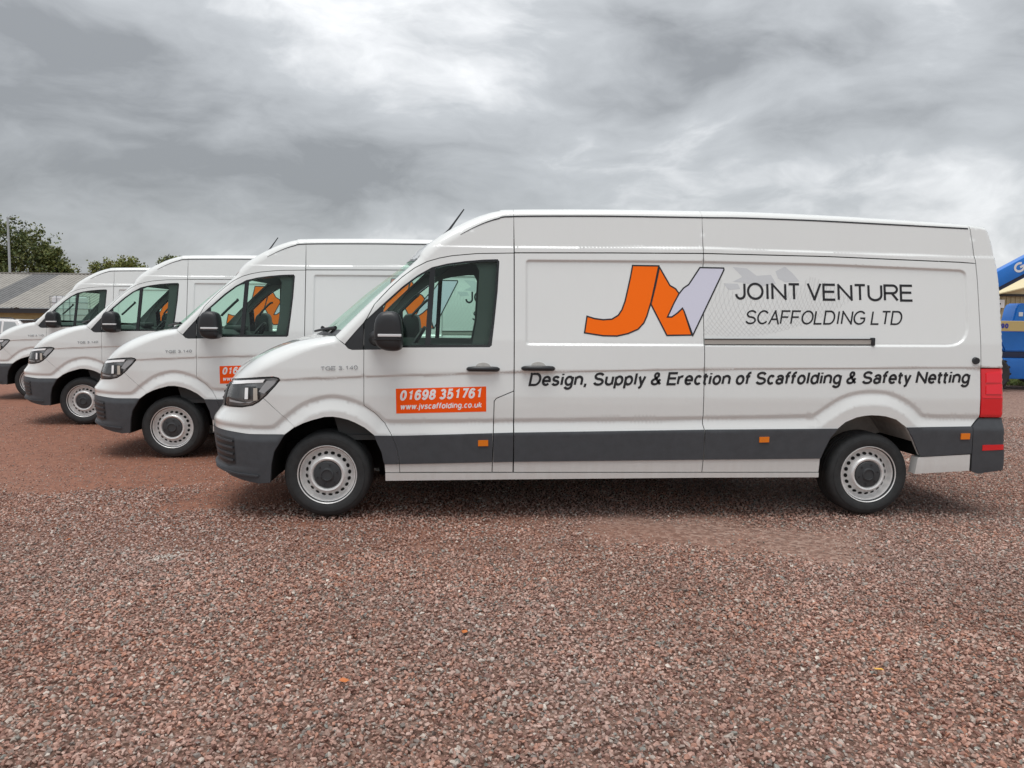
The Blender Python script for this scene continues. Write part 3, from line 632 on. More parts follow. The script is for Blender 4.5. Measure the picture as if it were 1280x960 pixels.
# ------------------------------------------------------------------ the van
def build_van():
    van = empty('panel_van')
    near = []                     # near-side parts that also exist, mirrored, on the far side
    def part(name, me, material, parent=None, both=True, label=None):
        o = link(name, me, parent or van, material)
        if parent is None and both: near.append(o)
        if label: o['label'] = label
        return o
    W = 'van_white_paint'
    wing = front(1.06, 1.06, 1)+etop(float(xe(1.06))+.001, .062)+[(.152, 1.395), (.178, 1.366), (.209, 1.355), (.301, 1.357)]+DF[::-1][1:]+[(.47, .375)]+ARCHF[::-1][1:-1]+[(-.480, .968)]+[(-.455, .990), (-.392, 1.060), (-.35, 1.112), (-.362, 1.130)]+HEADT[::-1][2:]+[(float(xe(1.075))+.02, 1.075)]
    part('front_wing', panel('front_wing', wing, gap=.0012), W)
    bw = front(.70, .872, 6)+HEADB[::-1][1:4]+[(-.515, .937), (-.482, .966), (-.240, .741), (-.319, .682), (-.605, .680), (-.76, .690)]
    part('bumper_cover', panel('bumper_cover', bw, gap=.0004), W)
    bg = front(.40, .698, 8)+[(-.76, .688), (-.605, .678), (-.319, .679), (-.36, .611), (-.401, .545), (-.426, .436), (-.438, .292), (-.526, .282), (-.645, .299), (-.765, .323), (-.834, .352)]
    bum = part('bumper_side', panel('bumper_side', bg, off=-.006, gap=.001), 'grey_plastic')
    # lower grille: four slats set in a recess near the nose
    gp = [(-.945, .655), (-.735, .640), (-.728, .43), (-.80, .405), (-.93, .43)]
    part('grille_recess', panel('grille_recess', gp, off=-.009, gap=0, flange=0, feats=False), 'black_plastic', bum)
    for k in range(4):
        z = .445+.052*k
        sl = [(-.95, z+.016), (-.748, z+.006), (-.748, z+.020), (-.95, z+.034)]
        part('grille_slat', panel('grille_slat', sl, off=-.022, gap=0, flange=.02, feats=False), 'grey_plastic', bum)
    lip = [(-.955, .372), (-.83, .356), (-.70, .345), (-.53, .338), (-.53, .352), (-.70, .360), (-.83, .372), (-.955, .392)]
    part('lip', panel('lip', lip, off=-.018, gap=0, flange=.03, feats=False), 'grey_plastic', bum)
    # headlight
    HL = HEADT+HEADB+[(-.855, .90), (-.845, .99), (-.82, 1.07)]
    hd = part('headlight', panel('headlight', HL, off=.030, gap=.004, flange=0, feats=False), 'lamp_dark')
    fr = [tuple(p) for p in inset(HL, .012)]
    part('lamp_frame', panel('lamp_frame', HL, [fr], off=.001, gap=.003, flange=.035, feats=False), 'gloss_black', hd)
    part('lens', panel('lens', HL, off=.001, gap=.008, flange=0, feats=False), 'lamp_lens', hd)
    def hp(nm, pts, m, off=-.001, fl=.012): part(nm, panel(nm, pts, off=off, gap=0, flange=fl, feats=False), m, hd)
    hp('chrome_strip', [(-.79, 1.086), (-.62, 1.107), (-.47, 1.117), (-.485, 1.092), (-.62, 1.082), (-.79, 1.060)], 'lamp_white')
    hp('indicator', [(-.455, 1.105), (-.375, 1.112), (-.40, 1.075), (-.475, 1.005), (-.52, 1.02)], 'lamp_grey')
    hp('reflector', [(-.655, 1.052), (-.56, 1.056), (-.545, .955), (-.66, .945)], 'lamp_backing', .020)
    hp('running_light', [(-.640, 1.045), (-.610, 1.047), (-.612, .957), (-.642, .955)], 'lamp_white', -.001)
    hp('running_light', [(-.565, 1.045), (-.532, 1.047), (-.530, .952), (-.565, .945)], 'lamp_warm', -.001)
    hp('lower_reflector', [(-.80, .940), (-.60, .925), (-.56, .942), (-.68, .920), (-.80, .922)], 'lamp_grey')
    grl = front(.878, 1.055, 6)+[(-.83, 1.065), (-.855, .99), (-.862, .885)]
    part('grille_end', panel('grille_end', grl, off=-.002, gap=.002, feats=False), 'black_plastic')
    # A-pillar, door, window
    ap = etop(.064, 1.490)+DU[::-1]
    ap = etop(.064, 1.490)+[(1.494, 2.145)]+DU[::-1][1:-2]+[(.296, 1.567), (.229, 1.49), (.152, 1.397)]
    part('windscreen_pillar', panel('windscreen_pillar', ap), W)
    door_o = DF+DU+[(1.497, 1.037), (1.357, .977), (1.339, .954), (1.333, .646), (1.327, .376)]
    door = part('front_door', panel('front_door', door_o, [TRIM]), W)
    glass_main = [(.826, 1.402), (1.288, 1.404), (1.318, 1.58), (1.343, 1.83), (1.356, 2.074), (1.245, 2.070), (1.094, 2.055), (.954, 2.036), (.862, 2.012)]
    glass_q = [(.45, 1.385), (.783, 1.400), (.818, 1.994), (.72, 1.938), (.606, 1.848), (.45, 1.703)]
    part('window_trim', panel('window_trim', TRIM, [glass_main, glass_q], off=.004, gap=.002, flange=.02, feats=False), 'gloss_black', door)
    part('quarter_glass', panel('quarter_glass', glass_q, off=.012, gap=-.004, flange=0, feats=False), 'side_glass', door)
    part('window_glass', panel('window_glass', glass_main, off=.012, gap=-.004, flange=0, feats=False), 'side_glass', door)
    part('pillar_trim', panel('pillar_trim', TRI, off=.003, gap=.002, feats=False), 'black_plastic')
    part('fuel_flap', panel('fuel_flap', FLAP), W)
    slide = [(1.501, .375), (1.499, 2.145), (2.3, 2.158)]+SLR[::-1]
    slide = [(1.500, .375), (1.498, 1.037), (1.496, 2.146), (2.3, 2.158)]+SLR[::-1]
    part('sliding_door', panel('sliding_door', slide), W)
    quarter = SLR+[(4.1, 2.157), (5.237, 2.127), (5.372, 2.12)]+RSEAM[3:]+[(5.39, .839), (5.321, .766), (5.327, .532)]+ARCHR[::-1]
    part('rear_quarter_panel', panel('rear_quarter_panel', quarter), W)
    part('upper_side_panel', panel('upper_side_panel', [(1.496, 2.148), (1.492, top_z(1.492))]+etop(1.492, 3.046)+[(3.053, 2.168), (2.3, 2.160)]), W)
    part('upper_side_panel', panel('upper_side_panel', [(3.053, 2.168)]+etop(3.048, 5.327)+RSEAM[1:3]+[(5.237, 2.129), (4.1, 2.159)]), W)
    part('rear_pillar', panel('rear_pillar', RSEAM[::-1][:-1]+etop(5.33, 5.489)+erear(2.43, 1.252)), W)
    tl = [(5.387, 1.246)]+erear(1.246, .838)+[(5.394, .838)]
    tail = part('tail_light', panel('tail_light', tl, off=-.004, gap=.002), 'red_lens')
    for a, b in ((1.13, 1.225), (1.035, 1.122)):
        part('lamp_segment', panel('lamp_segment', [(5.43, b-.02), (5.565, b), (5.565, a), (5.43, a)], off=-.010, gap=0, flange=.01, feats=False), 'red_lens_bright', tail)
    part('lamp_divider', panel('lamp_divider', [(5.40, 1.012), (5.60, 1.012), (5.60, 1.004), (5.40, 1.004)], off=-.008, gap=0, flange=.01, feats=False), 'red_lens_bright', tail)
    rb = [(5.392, .832)]+erear(.832, .40)+[(5.40, .362), (5.338, .385), (5.330, .559), (5.324, .764)]
    rbo = part('rear_bumper_corner', panel('rear_bumper_corner', rb, off=-.012, gap=.002), 'grey_plastic')
    part('reflector', panel('reflector', [(5.415, .610), (5.60, .614), (5.60, .570), (5.415, .562)], off=-.016, gap=0, flange=.01, feats=False), 'red_lens', rbo)
    # lower mouldings and sills
    def strip(x0, x1, n=10): return [(float(x), mzt(x)) for x in np.linspace(x0, x1, n)]+[(float(x), mzb(x)) for x in np.linspace(x1, x0, n)]
    mo = dict(off=-.011, gap=.0025, flange=.014)
    part('side_moulding', panel('side_moulding', [(.384, .678), (.523, .677), (.560, .589), (.580, .491), (.582, .442), (.466, .440), (.455, .468), (.441, .54), (.406, .619)], **mo), 'grey_plastic')
    part('side_moulding', panel('side_moulding', [(.523, .677)]+strip(.535, 1.330)[:10]+[(1.329, .459)]+strip(.584, 1.32)[11:]+[(.580, .491), (.560, .589)], **mo), 'grey_plastic')
    part('side_moulding', panel('side_moulding', strip(1.333, 1.497, 3), **mo), 'grey_plastic')
    part('side_moulding', panel('side_moulding', strip(1.501, 3.056), **mo), 'grey_plastic')
    part('side_moulding', panel('side_moulding', [(3.060, mzt(3.06)), (4.178, .745), (4.117, .672), (4.065, .561), (4.040, .490), (3.06, .480)], **mo), 'grey_plastic')
    part('side_moulding', panel('side_moulding', [(4.752, .757), (5.324, .767), (5.330, .534), (4.906, .507), (4.881, .519), (4.85, .579), (4.809, .664)], **mo), 'grey_plastic')
    part('sill', panel('sill', [(.472, .371), (4.034, .372), (4.034, .333), (3.075, .331), (1.5, .318), (.472, .307)], off=-.006, gap=0), W)
    part('sill_end', panel('sill_end', [(4.868, .503), (5.318, .528), (5.323, .390), (4.857, .362)], off=-.008, gap=0, flange=.10), W)
    # roof rail seam: dark drip channel under the roof edge
    dr = [(1.06, 2.288), (1.159, 2.343), (1.262, 2.390), (1.363, 2.423), (1.49, 2.444), (2.23, 2.460), (3.034, 2.464), (3.397, 2.466), (3.98, 2.457), (4.513, 2.440), (5.323, 2.413)]
    dr = catmull(dr, .04); wd = np.interp(dr[:, 0], [1.06, 1.4], [.002, .006])[:, None]*np.array([0, 1.0])
    part('drip_channel', panel('drip_channel', np.r_[dr+wd, (dr-wd)[::-1]], off=-.002, gap=0, flange=.004, feats=False, grid=.1), 'black_plastic')
    # handles
    def handle(xa, xb, z, parent):
        xm = (xa+xb)/2; bm = bmesh.new(); n = 20
        cup = [(xm-.085, z+.008)]+[(xm+.062*math.cos(R(a)), z+.012+.040*math.sin(R(a))) for a in range(170, 5, -15)]+[(xm+.085, z+.008)]
        part('handle_cup', panel('handle_cup', cup, off=-.003, gap=0, flange=.01, feats=False, grid=.02), 'wheel_well_grey', parent)
        y = S1(xm, z); tube(bm, [(xa, y+.004, z), (xa+.012, y-.016, z), (xa+.05, y-.030, z+.002), (xm, y-.034, z+.002), (xb-.05, y-.030, z+.002), (xb-.012, y-.016, z), (xb, y+.004, z)], [.012, .019, .021, .021, .021, .019, .012], 10)
        link('door_handle', bm_mesh('door_handle', bm, 50), parent, 'black_plastic')
    handle(1.124, 1.373, 1.211, door)
    sd = [o for o in near if o.name.startswith('sliding_door')][0]; handle(1.563, 1.818, 1.220, sd)
    # slide rail on the quarter panel
    qp = [o for o in near if o.name.startswith('rear_quarter_panel')][0]
    yr = S1(3.8, 1.46); bm = bmesh.new(); a = Vector((3.052, S1(3.1, 1.447)-.004, 1.447)); b = Vector((4.455, S1(4.4, 1.459)-.004, 1.459))
    ang = math.atan2(b.z-a.z, b.x-a.x); rot = Matrix.Rotation(-ang, 3, 'Y'); c = (a+b)/2; ln = (b-a).length
    box(bm, c+Vector((0, 0, .020)), (ln, .024, .008), rot); box(bm, c+Vector((0, 0, -.024)), (ln, .024, .004), rot)
    rail = link('slide_rail', bm_mesh('slide_rail', bm), qp, 'black_plastic')
    bm = bmesh.new(); box(bm, c+Vector((0, .000, -.003)), (ln, .014, .038), rot); link('rail_channel', bm_mesh('rail_channel', bm), qp, 'rail_metal')
    bm = bmesh.new(); box(bm, b+Vector((.006, -.004, 0)), (.028, .040, .066), rot, .006); link('rail_end_cap', bm_mesh('rail_end_cap', bm, 40), qp, 'black_plastic')
    # side markers, lock cap
    for xa, xb, za, zb in ((1.212, 1.293, .593, .643), (3.512, 3.593, .628, .675), (5.219, 5.296, .657, .709)):
        part('marker_light', panel('marker_light', [(xa, za), (xb, za+.002), (xb, zb), (xa, zb-.002)], off=-.020, gap=0, flange=.015, feats=False, grid=.02), 'orange_lens')
    bm = bmesh.new(); bmesh.ops.create_cone(bm, cap_ends=True, segments=24, radius1=.032, radius2=.026, depth=.03)
    bmesh.ops.rotate(bm, verts=bm.verts, cent=(0, 0, 0), matrix=Matrix.Rotation(R(90), 3, 'X')); me = bm_mesh('door_stop', bm, 40)
    o = part('door_stop', me, 'black_plastic'); o.location = (5.337, S1(5.337, 1.31)-.006, 1.31)
    # mirror
    prof = [(.514, 1.662), (.470, 1.652), (.443, 1.630), (.424, 1.595), (.415, 1.55), (.412, 1.49), (.424, 1.42), (.448, 1.385), (.490, 1.366), (.547, 1.358), (.600, 1.364), (.620, 1.385), (.624, 1.44), (.621, 1.52), (.612, 1.60), (.592, 1.640), (.555, 1.660)]
    pr = catmull(prof+prof[:1], .02)[:-1]; cx, cz = pr.mean(0); V, F = [], []
    lay = [(-.300, .55), (-.296, .78), (-.280, .93), (-.255, 1.0), (-.16, 1.0), (-.10, .97), (-.075, .90), (-.068, .70)]
    for yy, s in lay: V += [(cx+(p[0]-cx)*s, yy+.02, cz+(p[1]-cz)*s) for p in pr]
    n = len(pr)
    for i in range(len(lay)-1): F += [(i*n+k, i*n+(k+1) % n, (i+1)*n+(k+1) % n, (i+1)*n+k) for k in range(n)]
    F += [tuple(range(n))[::-1], tuple(range((len(lay)-1)*n, len(lay)*n))]
    bm = bmesh.new(); vs = [bm.verts.new(v) for v in V]; [bm.faces.new([vs[i] for i in f]) for f in F]
    mir = part('door_mirror', bm_mesh('door_mirror', bm, 50), 'black_plastic')
    bm = bmesh.new(); tube(bm, [(.40, .06, 1.445), (.40, -.02, 1.455), (.43, -.10, 1.475), (.47, -.16, 1.49)], [.065, .055, .050, .045], 12); link('mirror_arm', bm_mesh('mirror_arm', bm, 50), mir, 'black_plastic')
    bm = bmesh.new(); box(bm, (.534, -.262, 1.479), (.176, .045, .020), None, .004); link('indicator', bm_mesh('indicator', bm, 40), mir, 'white_lens')
    bm = bmesh.new(); box(bm, (.520, -.262, 1.446), (.205, .046, .010), None, .003); link('housing_joint', bm_mesh('housing_joint', bm), mir, 'gloss_black')
    # cabin lining behind the near sheets
    lin = [(.14, .80), (.14, 1.40), (.31, 1.64), (.49, 1.86), (.68, 2.035), (.88, 2.125), (1.20, 2.175), (1.52, 2.185), (1.52, .80)]
    opening = [(.40, 1.41), (1.16, 1.41), (1.195, 1.60), (1.215, 2.00), (1.185, 2.055), (1.06, 2.055), (.92, 2.032), (.70, 1.943), (.55, 1.825), (.40, 1.69)]
    part('door_lining', panel('door_lining', lin, [opening], off=.065, gap=0, flange=.0, feats=False, grid=.06), 'cabin_light_trim')
    bm = bmesh.new(); yb = lambda x, z: S1(x, z)+.085
    tube(bm, [(.55, yb(.55, 1.62), 1.62), (.555, yb(.55, 1.62)+.05, 1.64), (.60, yb(.6, 1.7)+.055, 1.69), (.68, yb(.68, 1.78)+.055, 1.77), (.71, yb(.7, 1.8)+.05, 1.795), (.72, yb(.7, 1.8), 1.80)], .014, 8); part('grab_handle', bm_mesh('grab_handle', bm, 60), 'cabin_trim')
    # wheels
    for x in (0, 4.49):
        wp = wheel_parts(van, x, .078); near.append(wp)
    # wheel-well liners
    def well(name, pts, m, depth=.62):
        V, F = [], []
        for p in pts: V += [(p[0], .02, p[1]), (p[0], depth, p[1])]
        for i in range(len(pts)-1): F.append((2*i, 2*i+1, 2*i+3, 2*i+2))
        F.append(tuple(2*i+1 for i in range(len(pts))))
        part(name, mesh_of(name, V, F), m)
    well('wheel_arch_liner', [(-.46, .28), (-.44, .5), (-.36, .66), (-.22, .79), (0, .86), (.22, .82), (.40, .70), (.49, .52), (.50, .30)], 'under_black')
    well('wheel_arch_liner', [(4.02, .42), (4.06, .60), (4.17, .78), (4.30, .86), (4.50, .89), (4.68, .85), (4.80, .74), (4.88, .62)], 'wheel_well_grey')
    # mirrored copies for the far side
    def mirror(o):
        c = copy_tree(o, van); c.matrix_local = Matrix.Translation((0, 2*HW, 0)) @ Matrix.Diagonal((1, -1, 1, 1)) @ o.matrix_local
    for o in near: mirror(o)
    # bonnet, windscreen, roof, nose, tail
    n = 18
    e3 = lambda c: np.array([(p[0], S1(p[0], p[1]), p[1]) for p in c])
    eh = resample(np.array(etop(float(xe(1.06))+.002, .055)), n)
    chood = resample([(-.975, 1.065), (-.945, 1.125), (-.885, 1.185), (-.79, 1.245), (-.58, 1.353), (-.361, 1.433), (-.22, 1.462)], n)
    link('bonnet', loft('bonnet', e3(eh), chood, 28, 2.2), van, W)
    ew = resample(np.array(etop(.066, .700)), n); cw = resample([(-.17, 1.490), (.20, 1.815), (.60, 2.112)], n)
    link('windscreen', loft('windscreen', e3(ew), cw, 28, 2.0), van, 'windscreen_glass')
    # dark printed border along the top of the windscreen
    et = resample(np.array(etop(.690, .712)), 3); ct = resample([(.572, 2.097), (.606, 2.122)], 3)
    link('screen_border', loft('screen_border', e3(et), ct, 28, 2.0, off=(-.003, 0, .003)), van, 'gloss_black')
    cow = e3(resample(np.array(etop(.030, .070)), 3)); link('cowl', loft('cowl', cow, resample([(-.23, 1.459), (-.165, 1.496)], 3), 28, 2.0, off=(0, 0, .002)), van, 'black_plastic')
    m = 60
    er = resample(np.array(etop(.703, 5.489)), m); cr = resample([(.603, 2.118), (.68, 2.20), (.811, 2.275), (.957, 2.356), (1.161, 2.455), (1.365, 2.520), (1.487, 2.534), (2.242, 2.552), (3.4, 2.556), (4.5, 2.525), (5.40, 2.480), (5.50, 2.462)], m)
    link('roof', loft('roof', e3(er), cr, 28, 2.6), van, W)
    link('headlining', loft('headlining', e3(resample(np.array(etop(.78, 1.49)), 8)), resample([(.70, 2.20), (.811, 2.275), (1.161, 2.455), (1.50, 2.534)], 8), 12, 2.6, off=(.05, 0, -.16)), van, 'cabin_light_trim')
    def nose(name, za, zb, m_, off=0, rows=8):
        zs = np.linspace(za, zb, rows); V, F = [], []; nc = 24
        for z in zs:
            ye = S1(float(xe(z)), z)
            for y in np.linspace(ye, 2*HW-ye, nc+1):
                q = 1-abs(HW-y)/HW*0-0; r = abs(HW-y)/HW; R_ = X0N-float(xf(z)); x = X0N-R_*(1-r**2.6)**(1/2.2) if r < 1 else X0N
                x0e = float(xe(z)); re = (HW-ye)/HW; xee = X0N-R_*(1-re**2.6)**(1/2.2); V.append((x-(xee-x0e)-off, y, z))
        k = nc+1
        for i in range(rows-1):
            for j in range(nc): F.append((i*k+j, (i+1)*k+j, (i+1)*k+j+1, i*k+j+1))
        return link(name, mesh_of(name, V, F, True), van, m_)
    nose('bumper_front', .40, .698, 'grey_plastic', .006); nose('bumper_cover_front', .700, .872, W); gr = nose('radiator_grille', .875, 1.062, 'black_plastic')
    for z in (.92, .97, 1.02):
        V, F = [], []
        for y in np.linspace(.55, 2*HW-.55, 13):
            r = abs(HW-y)/HW; x = X0N-(X0N-float(xf(z)))*(1-r**2.6)**(1/2.2)-.012
            V += [(x, y, z-.007), (x, y, z+.007), (x+.03, y, z+.007), (x+.03, y, z-.007)]
        for i in range(12): F += [(4*i+a, 4*i+(a+1) % 4, 4*i+4+(a+1) % 4, 4*i+4+a) for a in range(4)]
        link('grille_bar', mesh_of('grille_bar', V, F), gr, 'chrome' if z < .93 else 'black_plastic')
    def tailface(name, za, zb, m_, y0, y1, off=0, rows=10):
        V, F = [], []; nc = 8
        for z in np.linspace(za, zb, rows):
            x0 = rear_x(z); ye = S1(x0-.0005, z)
            for t in np.linspace(y0, y1, nc+1):
                y = HW+(HW-ye)*t; V.append((x0+.035*(1-abs(t)**3)+off, y, z))
        k = nc+1
        for i in range(rows-1):
            for j in range(nc): F.append((i*k+j, i*k+j+1, (i+1)*k+j+1, (i+1)*k+j))
        return link(name, mesh_of(name, V, F, True), van, m_)
    for a, b in ((-1, -.004), (.004, 1)):
        d = tailface('rear_door', .62, 2.436, W, a, b)
        s = -1 if a < 0 else 1
        bm = bmesh.new(); box(bm, (rear_x(1.75)+.032, HW+s*.40, 1.75), (.012, .50, .52), None, .05); link('rear_window', bm_mesh('rear_window', bm, 40), d, 'gloss_black')
        bm = bmesh.new(); box(bm, (rear_x(1.1)+.045, HW+s*.12, 1.12), (.03, .16, .04), None, .008); link('rear_door_handle', bm_mesh('rear_door_handle', bm, 40), d, 'black_plastic')
    tailface('rear_bumper', .37, .62, 'grey_plastic', -1, 1, .008, 4)
    # wipers, aerial
    tube_obj('wiper', [(-.17, .50, 1.492), (-.07, .40, 1.512), (.035, .30, 1.525)], [.010, .012, .016], van, 'black_plastic')
    tube_obj('wiper', [(-.21, 1.20, 1.50), (-.17, .85, 1.52), (-.13, .62, 1.520)], [.010, .012, .016], van, 'black_plastic')
    zr = float(np.interp(.94, cr[:, 0], cr[:, 1]))
    ae = tube_obj('aerial', [(.905, .62, zr-.035), (.96, .62, zr+.03), (1.085, .62, zr+.205)], [.020, .010, .006], van, 'black_plastic')
    # underbody and axles
    boxes('underbody', [((2.45, HW, .48), (3.2, 1.90, .26)), ((-.15, HW, .42), (1.1, .90, .24)), ((4.55, HW, .60), (1.2, .70, .24)), ((5.25, HW, .56), (.60, 1.86, .14)), ((.70, HW, .46), (.5, 1.8, .22))], van, 'under_black')
    tube_obj('rear_axle', [(4.49, .25, .345), (4.49, 1.79, .345)], .05, van, 'under_black'); tube_obj('front_axle', [(0, .25, .345), (0, 1.79, .345)], .04, van, 'under_black')
    # cabin
    bm = bmesh.new(); prof = [(-.02, 1.02), (-.05, 1.40), (.16, 1.455), (.36, 1.44), (.46, 1.37), (.50, 1.20), (.44, .90), (.40, .62), (.1, .62)]
    v0 = [bm.verts.new((p[0], .14, p[1])) for p in prof]; v1 = [bm.verts.new((p[0], 1.90, p[1])) for p in prof]; k = len(prof)
    for i in range(k): bm.faces.new((v0[i], v0[(i+1) % k], v1[(i+1) % k], v1[i]))
    bm.faces.new(v0); bm.faces.new(v1[::-1]); dash = link('dashboard', bm_mesh('dashboard', bm, 40), van, 'cabin_trim')
    boxes('instrument_hood', [((.34, 1.50, 1.455), (.22, .40, .07))], dash, 'cabin_trim', .03, 40)
    bm = bmesh.new(); ring = [(.19*math.cos(2*math.pi*i/32), .19*math.sin(2*math.pi*i/32), 0) for i in range(33)]; tube(bm, ring, .016, 8, False)
    box(bm, (0, 0, -.01), (.36, .05, .02)); box(bm, (0, -.09, -.01), (.05, .18, .02)); box(bm, (0, 0, 0), (.12, .12, .04), None, .015)
    sw = link('steering_wheel', bm_mesh('steering_wheel', bm, 50), van, 'black_plastic'); sw.matrix_local = Matrix.Translation((.60, 1.50, 1.36)) @ Matrix.Rotation(R(-58), 4, 'Y') @ Matrix.Rotation(R(90), 4, 'Z')
    for y, w in ((.48, .62), (1.02, .42), (1.52, .56)):
        bm = bmesh.new(); box(bm, (1.05, y, .88), (.55, w, .20), None, .06); rot = Matrix.Rotation(R(14), 3, 'Y'); box(bm, (1.32, y, 1.22), (.15, w*.94, .72), rot, .06); box(bm, (1.42, y, 1.64), (.10, w*.45, .18), rot, .035)
        link('seat', bm_mesh('seat', bm, 50), van, 'seat_fabric')
    boxes('bulkhead', [((1.53, HW, 1.45), (.03, 1.62, 1.70))], van, 'cabin_light_trim'); boxes('cab_floor', [((.75, HW, .64), (1.6, 1.80, .04))], van, 'cabin_trim')
    # badge and lettering on the near side
    decal = lambda d: (lambda x, z: S(x, z)-d)
    wg = [o for o in van.children if o.name == 'front_wing'][0]
    link('badge_lettering', strokes_mesh('badge_lettering', text_strokes('TGE 3.140', (-.034, 1.189), (.256, 1.201), .033, .0062, 0, .10), .0062, decal(.005)), wg, 'badge')
    link('phone_sign', panel('phone_sign', [(.555, 1.049), (1.274, 1.072), (1.276, .870), (.559, .851)], off=-.0010, gap=0, flange=0, feats=False), door, 'vinyl_red_orange')
    link('phone_lettering', strokes_mesh('phone_lettering', text_strokes('01698 351761', (.583, .953), (1.238, .978), .084, .0175, .20), .0175, decal(.0018)), door, 'vinyl_white')
    link('web_lettering', strokes_mesh('web_lettering', text_strokes('www.jvscaffolding.co.uk', (.589, .882), (1.238, .902), .048, .0088, .18), .0088, decal(.0018)), door, 'vinyl_white')
    link('name_lettering', strokes_mesh('name_lettering', text_strokes('JOINT VENTURE', (3.315, 1.791), (4.83, 1.793), .143, .0195), .0195, decal(.0015)), van, 'vinyl_black')
    link('company_lettering', strokes_mesh('company_lettering', text_strokes('SCAFFOLDING LTD', (3.390, 1.591), (4.715, 1.599), .117, .0140, .20, .14), .0140, decal(.0015)), van, 'vinyl_black')
    link('slogan_lettering', strokes_mesh('slogan_lettering', text_strokes('Design, Supply & Erection of Scaffolding & Safety Netting', (1.612, 1.076), (5.285, 1.120), .108, .0192, .21), .0192, decal(.0020)), van, 'vinyl_black')
    J = [(2.466, 2.06), (2.683, 2.06), (2.654, 1.93), (2.617, 1.771), (2.579, 1.649), (2.553, 1.593), (2.506, 1.542), (2.424, 1.506), (2.332, 1.485), (2.219, 1.486), (2.067, 1.508), (2.088, 1.642), (2.149, 1.624), (2.22, 1.615), (2.292, 1.621), (2.343, 1.652), (2.374, 1.697), (2.401, 1.769), (2.428, 1.881), (2.449, 1.973)]
    Nn = [(2.688, 2.05), (2.773, 1.901), (2.820, 1.874), (2.848, 1.835), (2.808, 1.764), (2.749, 1.643), (2.785, 1.644), (2.832, 1.677), (2.874, 1.716), (2.887, 1.693), (2.948, 1.499), (2.742, 1.494), (2.614, 1.746), (2.654, 1.900)]
    Ww = [(3.025, 2.051), (3.223, 2.050), (3.226, 2.036), (2.956, 1.496), (2.887, 1.693), (2.874, 1.716), (2.832, 1.677), (2.785, 1.644), (2.749, 1.643), (2.808, 1.764), (2.848, 1.835), (2.887, 1.882), (2.929, 1.910)]
    logo = empty('logo'); logo.parent = van
    dd = dict(gap=0, flange=0, feats=False, grid=.05, step=.02)
    for nm, p, mt, o_ in (('logo_letter', J, 'vinyl_orange', -.0012), ('logo_letter', Nn, 'vinyl_orange', -.0014), ('logo_letter', Ww, 'vinyl_lilac', -.0016)):
        a = link(nm, panel(nm, p, off=o_, **dd), logo, mt)
    ol = [list(map(tuple, dense(np.r_[np.array(p), np.array(p[:1])], .02))) for p in (J, Nn, Ww)]
    link('logo_outline', strokes_mesh('logo_outline', ol, .0115, decal(.0022), .0001), logo, 'vinyl_black')
    # pale debris-netting print between the logo and the name, and faint figures above it
    net = []; reg = np.array([(3.035, 1.50), (3.238, 1.488), (3.477, 1.49), (3.708, 1.533), (3.92, 1.597), (4.081, 1.67), (4.221, 1.744), (4.297, 1.80), (4.15, 1.93), (3.95, 2.00), (3.85, 1.90), (3.6, 1.83), (3.3, 1.86), (3.2, 1.97), (3.12, 1.82)])
    def fam(fn, lo, hi, st):
        for c0 in np.arange(lo, hi, st):
            run = []
            for s in np.linspace(0, 1, 60):
                p = fn(c0, s)
                if inside(np.array([p[0]]), np.array([p[1]]), reg)[0]: run.append(p)
                else:
                    if len(run) > 2: net.append(run)
                    run = []
            if len(run) > 2: net.append(run)
    fam(lambda c0, s: (c0+.62*s-.30*s*s+.05*math.sin(6*c0), 1.46+.60*s), 2.4, 4.4, .036); fam(lambda c0, s: (c0-.75*s+.55*s*s, 1.46+.58*s+.03*math.sin(5*c0)), 2.9, 4.9, .036)
    link('netting_print', strokes_mesh('netting_print', net, .0018, decal(.0010), .00001), van, 'vinyl_net')
    fig = empty('figure_print'); fig.parent = van
    for p in ([(3.30, 2.06), (3.42, 2.05), (3.50, 1.99), (3.62, 2.00), (3.66, 1.93), (3.52, 1.90), (3.40, 1.93), (3.30, 1.94), (3.38, 1.98)], [(3.66, 2.03), (3.74, 2.07), (3.80, 2.02), (3.86, 1.95), (3.74, 1.94), (3.68, 1.97)], [(3.22, 1.925), (3.34, 1.922), (3.36, 1.88), (3.26, 1.87)]):
        link('figure_print_piece', panel('figure_print_piece', p, off=-.0006, **dd), fig, 'vinyl_ghost')
    return van

POSES = [(-1.478, 6.082, 3.35), (-3.849, 8.631, 4.23), (-6.292, 11.227, 5.13), (-9.063, 14.499, 4.29)]
VLAB = ['white panel van with its whole long side clear, slogan and company name readable',
        'white panel van parked behind the one showing its whole side, orange sign half hidden',
        'white panel van between two others, only its cab and front wheel clear',
        'white panel van at the far end of the row, beside the white car']
van0 = build_van()
for i, (x, y, a) in enumerate(POSES):
    v = van0 if i == 0 else copy_tree(van0)
    v.location = (x, y, 0); v.rotation_euler = (0, 0, R(a)); tag(v, VLAB[i], 'van', 'white panel vans parked in a row')

